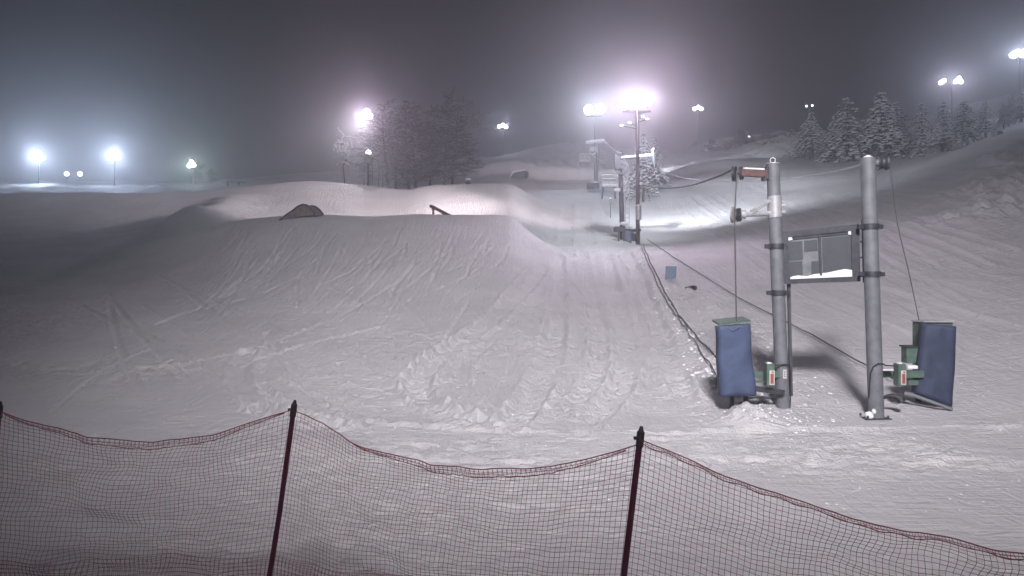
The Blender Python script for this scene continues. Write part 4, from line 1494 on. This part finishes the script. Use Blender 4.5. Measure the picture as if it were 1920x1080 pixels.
def groomer(label, u, v, Y, s_=1.0, lit=True, yaw=0.5):
    O = G(u, Y)
    root = thing("snow_groomer", label, "snow groomer", O, "dark machines parked on the upper slope")
    Mz = Matrix.Rotation(yaw, 3, 'Z')

    def T(x, y, z):
        return O + Mz @ Vector((x * s_, y * s_, z * s_))
    b = MB()
    b.box(T(0, 0, 0.95), (1.9 * s_, 3.0 * s_, 0.7 * s_), Mz)
    b.box(T(0, 1.0, 1.5), (1.6 * s_, 1.2 * s_, 0.5 * s_), Mz)
    body = b.build("body", "dark_steel", root, O, bevel=0.08)
    c = MB()
    pr = [(-0.9, 1.25), (-1.0, 1.7), (-0.55, 2.6), (0.45, 2.6), (0.55, 1.25)]
    c.prism([T(-0.85, y, z) for y, z in pr], Mz @ Vector((1.7 * s_, 0, 0)))
    c.build("cab", "black_paint", root, O, bevel=0.06)
    for sx in (-1, 1):
        t = MB()
        pr = [(-1.7, 0.3), (-1.5, 0.05), (1.5, 0.05), (1.8, 0.4), (1.6, 0.75), (-1.5, 0.7)]
        t.prism([T(sx * 1.25 - 0.35, y, z) for y, z in pr], Mz @ Vector((0.7 * s_, 0, 0)))
        t.build("track", "rubber", root, O, bevel=0.05)
    bl = MB()
    bl.prism([T(-1.8, -2.1, 0.05), T(-1.8, -2.3, 0.5), T(-1.8, -2.1, 1.0), T(-1.8, -2.0, 1.0), T(-1.8, -2.15, 0.5), T(-1.8, -2.0, 0.05)], Mz @ Vector((3.6 * s_, 0, 0)))
    bl.build("blade", "dark_steel", root, O)
    if lit:
        l = MB(); l.box(T(-0.6, -1.62, 1.25), (0.4 * s_, 0.15, 0.25 * s_), Mz); l.build("headlight", "lamp_small", root, O, bevel=0.03)
    sn = MB(); sn.blob(T(0, 0.9, 1.78), 0.7 * s_, 6, (1.1, 1, 0.2)); sn.build("snow_cap", "snow_clean", body, O)


groomer("dark groomer with a white headlight parked on the upper right slope", 1394, 285, 132, 0.9, True, 0.7)
groomer("small dark unlit machine left of the groomer, on the upper right slope", 1336, 290, 135, 0.65, False, -0.5)

# ------------------------------------------------------------------ trees


def conifer_meshes(seed, H=7.0, W=2.3, levels=20, bare=0.14, droop=0.5, gap=0.1):
    rr = random.Random(seed)
    tr = MB(); nd = MB(); sn = MB()
    lean = (rr.uniform(-0.02, 0.02), rr.uniform(-0.02, 0.02))
    tr.tube([(0, 0, -0.4), (lean[0] * H * 0.5, lean[1] * H * 0.5, H * 0.5), (lean[0] * H, lean[1] * H, H * 0.985)], [0.15 * H / 7, 0.09 * H / 7, 0.015], n=8)

    def leafquad(mb, c, d, up, L, w_):
        side = d.cross(up).normalized()
        mb.add([c - side * w_ / 2, c + side * w_ / 2, c + d * L + side * w_ * 0.2, c + d * L - side * w_ * 0.2], [(0, 1, 2, 3)])

    for k_ in range(levels):
        f = (k_ + rr.uniform(-0.3, 0.3)) / levels
        z = H * (bare + (1 - bare) * f)
        rad = W * (1 - f) ** 0.8 * rr.uniform(0.75, 1.12) + 0.10
        nb = max(4, int(10 - 4 * f))
        a0 = rr.uniform(0, 6.28)
        for j in range(nb):
            if rr.random() < gap:
                continue
            a = a0 + j * 2 * math.pi / nb + rr.uniform(-0.25, 0.25)
            L = rad * rr.uniform(0.5, 1.15)
            patch = rr.random()
            d0 = Vector((math.cos(a), math.sin(a), 0))
            pts = []
            rise = rr.uniform(0.15, 0.5)
            for t in (0, 0.25, 0.5, 0.75, 1.0):
                pts.append(Vector((lean[0] * z, lean[1] * z, z)) + d0 * L * t + Vector((0, 0, rise * L * t - droop * L * t * t)))
            tr.tube(pts, [0.022, 0.018, 0.013, 0.009, 0.004], n=3, cap=False)
            ns = max(4, int(L / 0.14))
            for i in range(ns):
                t = (i + rr.random()) / ns
                seg = min(int(t * 4), 3)
                p = lerp(pts[seg], pts[seg + 1], t * 4 - seg)
                dd = (pts[seg + 1] - pts[seg]).normalized()
                for sgn in (-1, 1):
                    side = dd.cross(Vector((0, 0, 1))).normalized() * sgn
                    q_ = (dd * 0.7 + side * rr.uniform(0.5, 1.1) + Vector((0, 0, rr.uniform(-0.75, -0.05)))).normalized()
                    l_ = rr.uniform(0.25, 0.52) * (1.1 - 0.55 * t) * (0.6 + 0.4 * L / W)
                    leafquad(nd, p + Vector((0, 0, -0.02)), q_, Vector((0, 0, 1)), l_, rr.uniform(0.07, 0.13))
                    if rr.random() < 0.5:
                        leafquad(nd, p, (q_ + Vector((0, 0, -0.6))).normalized(), Vector((rr.random(), rr.random(), 0.4)).normalized(), l_ * 0.8, 0.09)
                if rr.random() < 0.5 + 0.4 * patch:
                    r_ = rr.uniform(0.07, 0.20) * (0.7 + 0.3 * L / W)
                    sq = (1.0 + abs(d0.x) * 0.9, 1.0 + abs(d0.y) * 0.9, 0.5)
                    sn.blob(p + Vector((rr.uniform(-0.05, 0.05), rr.uniform(-0.05, 0.05), 0.035)), r_, rr.randrange(9999), sq)
    return tr, nd, sn


def conifer_proto(seed, **kw):
    tr, nd, sn = conifer_meshes(seed, **kw)
    out = []
    nn = len(nd.f)
    nd.add(sn.v, sn.f, True)
    for nm, mb, m in (("trunk", tr, "bark"), ("crown", nd, "needles")):
        me = bpy.data.meshes.new(nm)
        me.from_pydata(mb.v, [], mb.f)
        me.polygons.foreach_set("use_smooth", mb.sm)
        me.materials.append(M[m])
        if nm == "crown":
            me.materials.append(M["snow_frost"])
            me.polygons.foreach_set("material_index", [0] * nn + [1] * (len(mb.f) - nn))
        me.update()
        out.append((nm, me))
    return out


PROTO = [conifer_proto(21, H=7, W=2.7, droop=1.0, levels=15, bare=0.22, gap=0.22), conifer_proto(22, H=7, W=3.2, droop=0.9, levels=13, gap=0.3, bare=0.2),
         conifer_proto(23, H=7, W=2.5, droop=1.25, levels=15, bare=0.24, gap=0.2), conifer_proto(24, H=7, W=3.0, droop=1.1, levels=12, bare=0.18, gap=0.35)]


def conifer(label, u, Y, v_top, k_, yaw, wide=1.0, group="snowy conifers on the right slope", lean=0.0):
    O = G(u, Y)
    top = (540 - v_top) / 1400 * Y
    s_ = max(0.3, (top - O.z) / 7.0)
    root = thing("conifer_tree", label, "conifer", O, group)
    root.rotation_euler = (0, lean, yaw)
    root.scale = (s_ * wide * 1.1, s_ * wide * 1.1, s_)
    for nm, me in PROTO[k_]:
        o = bpy.data.objects.new(nm, me)
        COL.objects.link(o); o.parent = root
    return root


conifer("leftmost conifer of the right group, with a rounded drooping crown", 1522, 86, 208, 2, 0.3, 1.15)
conifer("low snowy conifer behind the leftmost one, its branches near the ground", 1505, 92, 232, 1, 1.3, 1.1)
conifer("conifer second from the left with a pointed snowy top and bare trunk", 1590, 82, 176, 3, 2.1, 1.1)
conifer("short conifer tucked between the two tall pointed ones", 1566, 88, 214, 2, 0.9, 1.1)
conifer("tallest pointed conifer in the middle of the right group", 1650, 80, 168, 0, 3.9, 1.15)
conifer("short bushy conifer at the left foot of the tallest one", 1622, 84, 226, 1, 5.1, 1.0)
conifer("dark conifer just right of the tallest one, half behind it", 1680, 90, 190, 2, 4.2, 1.2)
conifer("conifer left of the broad white mass, under the violet lamps", 1728, 80, 190, 1, 1.7, 0.95)
conifer("broad white conifer under the violet pair of lamps", 1768, 77, 184, 3, 0.1, 1.15)
conifer("conifer leaning into the broad white one from the right", 1806, 79, 186, 0, 2.9, 1.25)
conifer("last wide conifer before the bright slope, near the right edge", 1848, 80, 184, 3, 4.0, 1.1)
conifer("faint conifer behind the far right slope, near the frame edge", 1893, 95, 176, 2, 4.9, 1.2)
conifer("conifer at the very edge of the photo, behind the bright band of snow", 1916, 84, 172, 0, 0.7, 1.1)
conifer("small conifer between the last wide one and the photo's right edge", 1882, 84, 192, 2, 2.2, 1.1)
conifer("snowy slim conifer behind the brightest twin floodlights' pole", 1206, 60, 244, 2, 0.5, 0.8, group="conifers by the tow line")
conifer("faint conifer right of the slim one behind the tow crossbar", 1228, 66, 252, 0, 0.5, 0.75, group="conifers by the tow line")


def bare_tree(label, u, Y, v_top, seed, spread=0.5, frost="snow_frost", group="bare frosted trees in the centre clump", twig=2.4, depth=3, name="bare_tree", lean=(0, 0), snowy=0.34):
    rr = random.Random(seed)
    O = G(u, Y)
    H = (540 - v_top) / 1400 * Y - O.z
    root = thing(name, label, "tree", O, group)
    tr = MB(); tw = MB(); fr = MB()

    def grow(p, d, L, r_, lev):
        n = 4 if lev == 0 else 3
        pts = [p]
        dd = d.copy()
        wob = 0.07 if lev == 0 else 0.22
        for i in range(n):
            dd = (dd + Vector((rr.uniform(-1, 1), rr.uniform(-1, 1), rr.uniform(-0.6, 0.6))) * wob).normalized()
            pts.append(pts[-1] + dd * L / n)
        mb = tr if lev < 1 else tw
        rad = [r_ * (1 - 0.65 * i / n) for i in range(n + 1)]
        mb.tube(pts, rad, n=6 if lev < 1 else 3, cap=False)
        if lev >= 1 and rr.random() < snowy:
            fr.tube([q_ + Vector((0, 0, r_ * 0.9)) for q_ in pts], [max(q_ * 1.1, 0.02) for q_ in rad], n=3, cap=False)
        if lev >= depth:
            return
        nb = (28, 9, 6, 4, 3)[lev]
        for b in range(nb):
            t = (0.18 + 0.8 * (b + rr.random()) / nb) if lev == 0 else rr.uniform(0.15, 1.0)
            i = min(int(t * n), n - 1)
            q_ = lerp(pts[i], pts[i + 1], t * n - i)
            a = rr.uniform(0, 6.28)
            side = Vector((math.cos(a), math.sin(a), rr.uniform(-0.35, 0.35)))
            nd = (dd * (1 - spread) + side * spread * 1.3).normalized()
            fall = (1.05 - 0.6 * t) if lev == 0 else 1.0
            grow(q_, nd, L * (0.42 if lev == 0 else 0.55) * rr.uniform(0.7, 1.2) * fall, max(r_ * 0.42, 0.014 * twig), lev + 1)
    grow(Vector((O.x, O.y, O.z - 0.2)), Vector((lean[0], lean[1], 1)).normalized(), H * 0.95, H * 0.016, 0)
    tr.build("trunk", "bark", root, O)
    nn = len(tw.f)
    tw.add(fr.v, fr.f, True)
    cr = tw.build("crown", "twig", root, O)
    cr.data.materials.append(M[frost])
    cr.data.polygons.foreach_set("material_index", [0] * nn + [1] * (len(tw.f) - nn))
    return root


bare_tree("bare frosted tree at the left of the clump, next to the pinkish floodlight", 728, 88, 205, 31, 0.55)
bare_tree("bushy bare tree in the middle of the centre clump", 768, 92, 190, 32, 0.6)
bare_tree("pale forked bare tree with its trunk leaning right, centre clump", 782, 84, 225, 33, 0.5, lean=(-0.1, 0))
bare_tree("tall bare tree at the right end of the centre clump, snow along its limbs", 848, 96, 180, 34, 0.6, twig=3.6)
bare_tree("lower bare tree at the foot of the clump's tall right tree", 832, 92, 232, 35, 0.65, twig=3.6)
bare_tree("faint bare tree behind the clump, over the snow gun's right", 742, 104, 200, 36, 0.6)
bare_tree("thin bare tree between the clump's tall right tree and its middle", 806, 100, 200, 37, 0.55)
bare_tree("bare stems under the medium floodlight on the left ridge", 366, 142, 300, 38, 0.45, group="frosted stems on the left ridge", depth=3)
bare_tree("slim bare stem right of the left ridge's medium floodlight", 396, 142, 318, 39, 0.4, group="frosted stems on the left ridge", depth=3)


def crooked_tree():
    Y = 80
    O = G(650, Y)
    root = thing("crooked_tree", "small crooked tree loaded with bright white snow, left of the pinkish floodlight", "tree", O)
    tr = MB(); sn = MB()
    path = [Vector((O.x, Y, O.z - 0.3)), P(646, 335, Y), P(643, 312, Y), P(650, 298, Y), P(648, 284, Y), P(640, 270, Y), P(645, 256, Y), P(636, 244, Y)]
    tr.tube(path, [0.09, 0.08, 0.075, 0.07, 0.065, 0.06, 0.045, 0.02], n=6)
    br = [[P(644, 258, Y), P(655, 256, Y), P(665, 260, Y), P(676, 270, Y)], [P(655, 257, Y - 0.3), P(659, 268, Y - 0.3), P(663, 280, Y - 0.3)],
          [P(642, 268, Y), P(634, 264, Y), P(628, 272, Y)], [P(644, 275, Y), P(636, 280, Y + 0.4), P(629, 276, Y + 0.5)],
          [P(648, 284, Y), P(654, 276, Y - 0.3), P(650, 266, Y - 0.4)], [P(645, 305, Y), P(634, 308, Y), P(630, 312, Y)], [P(645, 305, Y), P(654, 309, Y), P(657, 316, Y)],
          [P(648, 296, Y), P(656, 290, Y), P(655, 280, Y)], [P(638, 248, Y), P(633, 243, Y), P(634, 240, Y)]]
    for b in br:
        tr.tube(b, [0.035] * (len(b) - 1) + [0.012], n=5)
    rr = random.Random(4)
    for b in br + [path[3:]]:
        for a, c in zip(b[:-1], b[1:]):
            n = max(3, int((c - a).length / 0.11))
            for i in range(n):
                p = lerp(a, c, i / n)
                sn.blob(p + Vector((rr.uniform(-.05, .05), rr.uniform(-.05, .05), 0.05)), rr.uniform(0.07, 0.14), rr.randrange(999), (1, 1, 0.8))
    for _ in range(70):
        p = P(rr.gauss(639, 5.5), rr.gauss(277, 8), Y + rr.gauss(0, 0.4))
        sn.blob(p, rr.uniform(0.07, 0.17), rr.randrange(999), (1, 1, 1.2))
        tr.tube([p, P(645, 270, Y)], 0.012, n=3)
    tr.build("trunk", "bark", root, O)
    sn.build("snow", "snow_clean", root, O)


crooked_tree()


def sapling(label, u, Y, v_top, seed):
    rr = random.Random(seed)
    O = G(u, Y)
    top = P(u + rr.uniform(-2, 2), v_top, Y)
    root = thing("frosted_sapling", label, "sapling", O, "frosted saplings beside the round snow gun")
    mb = MB(); mb.tube([O - Vector((0, 0, 0.3)), top], [0.06, 0.03], n=6)
    mb.build("trunk", "bark", root, O)
    cr = MB()
    n = 22
    for i in range(n):
        p = lerp(O + Vector((0, 0, 0.4)), top, i / n)
        for _ in range(3):
            a = rr.uniform(0, 6.28)
            L = rr.uniform(0.15, 0.42)
            q_ = p + Vector((math.cos(a) * L, math.sin(a) * L, rr.uniform(-0.12, 0.1)))
            cr.tube([p, q_], [0.02, 0.01], n=3)
            cr.blob(q_, rr.uniform(0.03, 0.075), rr.randrange(999), (1.3, 1.3, 0.6))
    cr.build("crown", "snow_frost", root, O)


sapling("frosted sapling touching the right side of the round snow gun's stand", 699, 69.5, 296, 1)
sapling("frosted sapling second to the right of the round snow gun", 709, 70, 303, 2)
sapling("frosted sapling third to the right of the round snow gun", 718, 70.5, 306, 3)
sapling("frosted sapling fourth to the right, before the tree clump's trunks", 729, 72, 310, 4)
sapling("frosted sapling just left of the round snow gun's stand", 682, 70, 308, 5)

# twigs poking from the skyline
for i, (u, v, s_) in enumerate([(1070, 264, 0), (1082, 268, 1), (1304, 262, 2), (1332, 257, 3)]):
    lab = ["leafless shrub on the skyline between the lone lamp and the far tow tower", "smaller leafless shrub beside it, nearer the far tow tower",
           "leafless shrub on the skyline under the small distant floodlight", "pointed shrub right of the small distant floodlight's foot"][i]
    bare_tree(lab, u, 172, v, 60 + i, 0.6, group="leafless shrubs on the skyline", depth=3, name="leafless_shrub", twig=2.5)

for i, (u, v, Y, lab) in enumerate([(1386, 262, 138, "dark brush clump above the groomer, in the rough snow"), (1432, 258, 140, "dark brush clump right of the groomer on the upper right slope"),
                                  (1470, 272, 128, "low brush clump between the groomer and the leftmost conifer"), (1452, 288, 118, "low brush clump just below the rough patch, left of the conifers"),
                                  (1360, 282, 128, "brush clump between the groomer and the small dark machine"), (1488, 256, 136, "brush clump at the left foot of the conifer group")]):
    rr = random.Random(i + 90)
    h = G(u, Y)
    tw = MB(); fr = MB()
    for k_ in range(150):
        a = rr.uniform(0, 6.28); L = rr.uniform(0.5, 1.5)
        b0 = h + Vector((rr.gauss(0, 1.3), rr.gauss(0, 0.6), -0.1))
        e = b0 + Vector((math.cos(a) * L * 0.7, math.sin(a) * L * 0.7, rr.uniform(0.4, 1.0) * L))
        tw.tube([b0, lerp(b0, e, 0.5) + Vector((0, 0, 0.1)), e], [0.05, 0.04, 0.02], n=3, cap=False)
        if rr.random() < 0.25:
            fr.blob(e, rr.uniform(0.08, 0.2), k_, (1.4, 1.4, 0.6))
    nn = len(tw.f)
    tw.add(fr.v, fr.f, True)
    o = tw.build("brush_clump", "twig", None, h)
    o.data.materials.append(M["snow_frost"])
    o.data.polygons.foreach_set("material_index", [0] * nn + [1] * (len(tw.f) - nn))
    tag(o, lab, "brush", "brush clumps on the upper right slope")

# ------------------------------------------------------------------ haze


def haze():
    me_m = bpy.data.materials.new("haze")
    me_m.use_nodes = True
    nt = me_m.node_tree
    nt.nodes.remove(nt.nodes["Principled BSDF"])
    v = nt.nodes.new("ShaderNodeVolumePrincipled")
    v.inputs["Color"].default_value = (0.93, 0.94, 1.0, 1)
    v.inputs["Density"].default_value = HAZE_DENSITY
    v.inputs["Anisotropy"].default_value = HAZE_ANISO
    nt.links.new(v.outputs["Volume"], nt.nodes["Material Output"].inputs["Volume"])
    mb = MB()
    mb.box((0, 110, 22), (900, 500, 74))
    o = mb.build("haze", me_m)
    tag(o, "pale night fog hanging over the hill", None, kind="stuff")


haze()
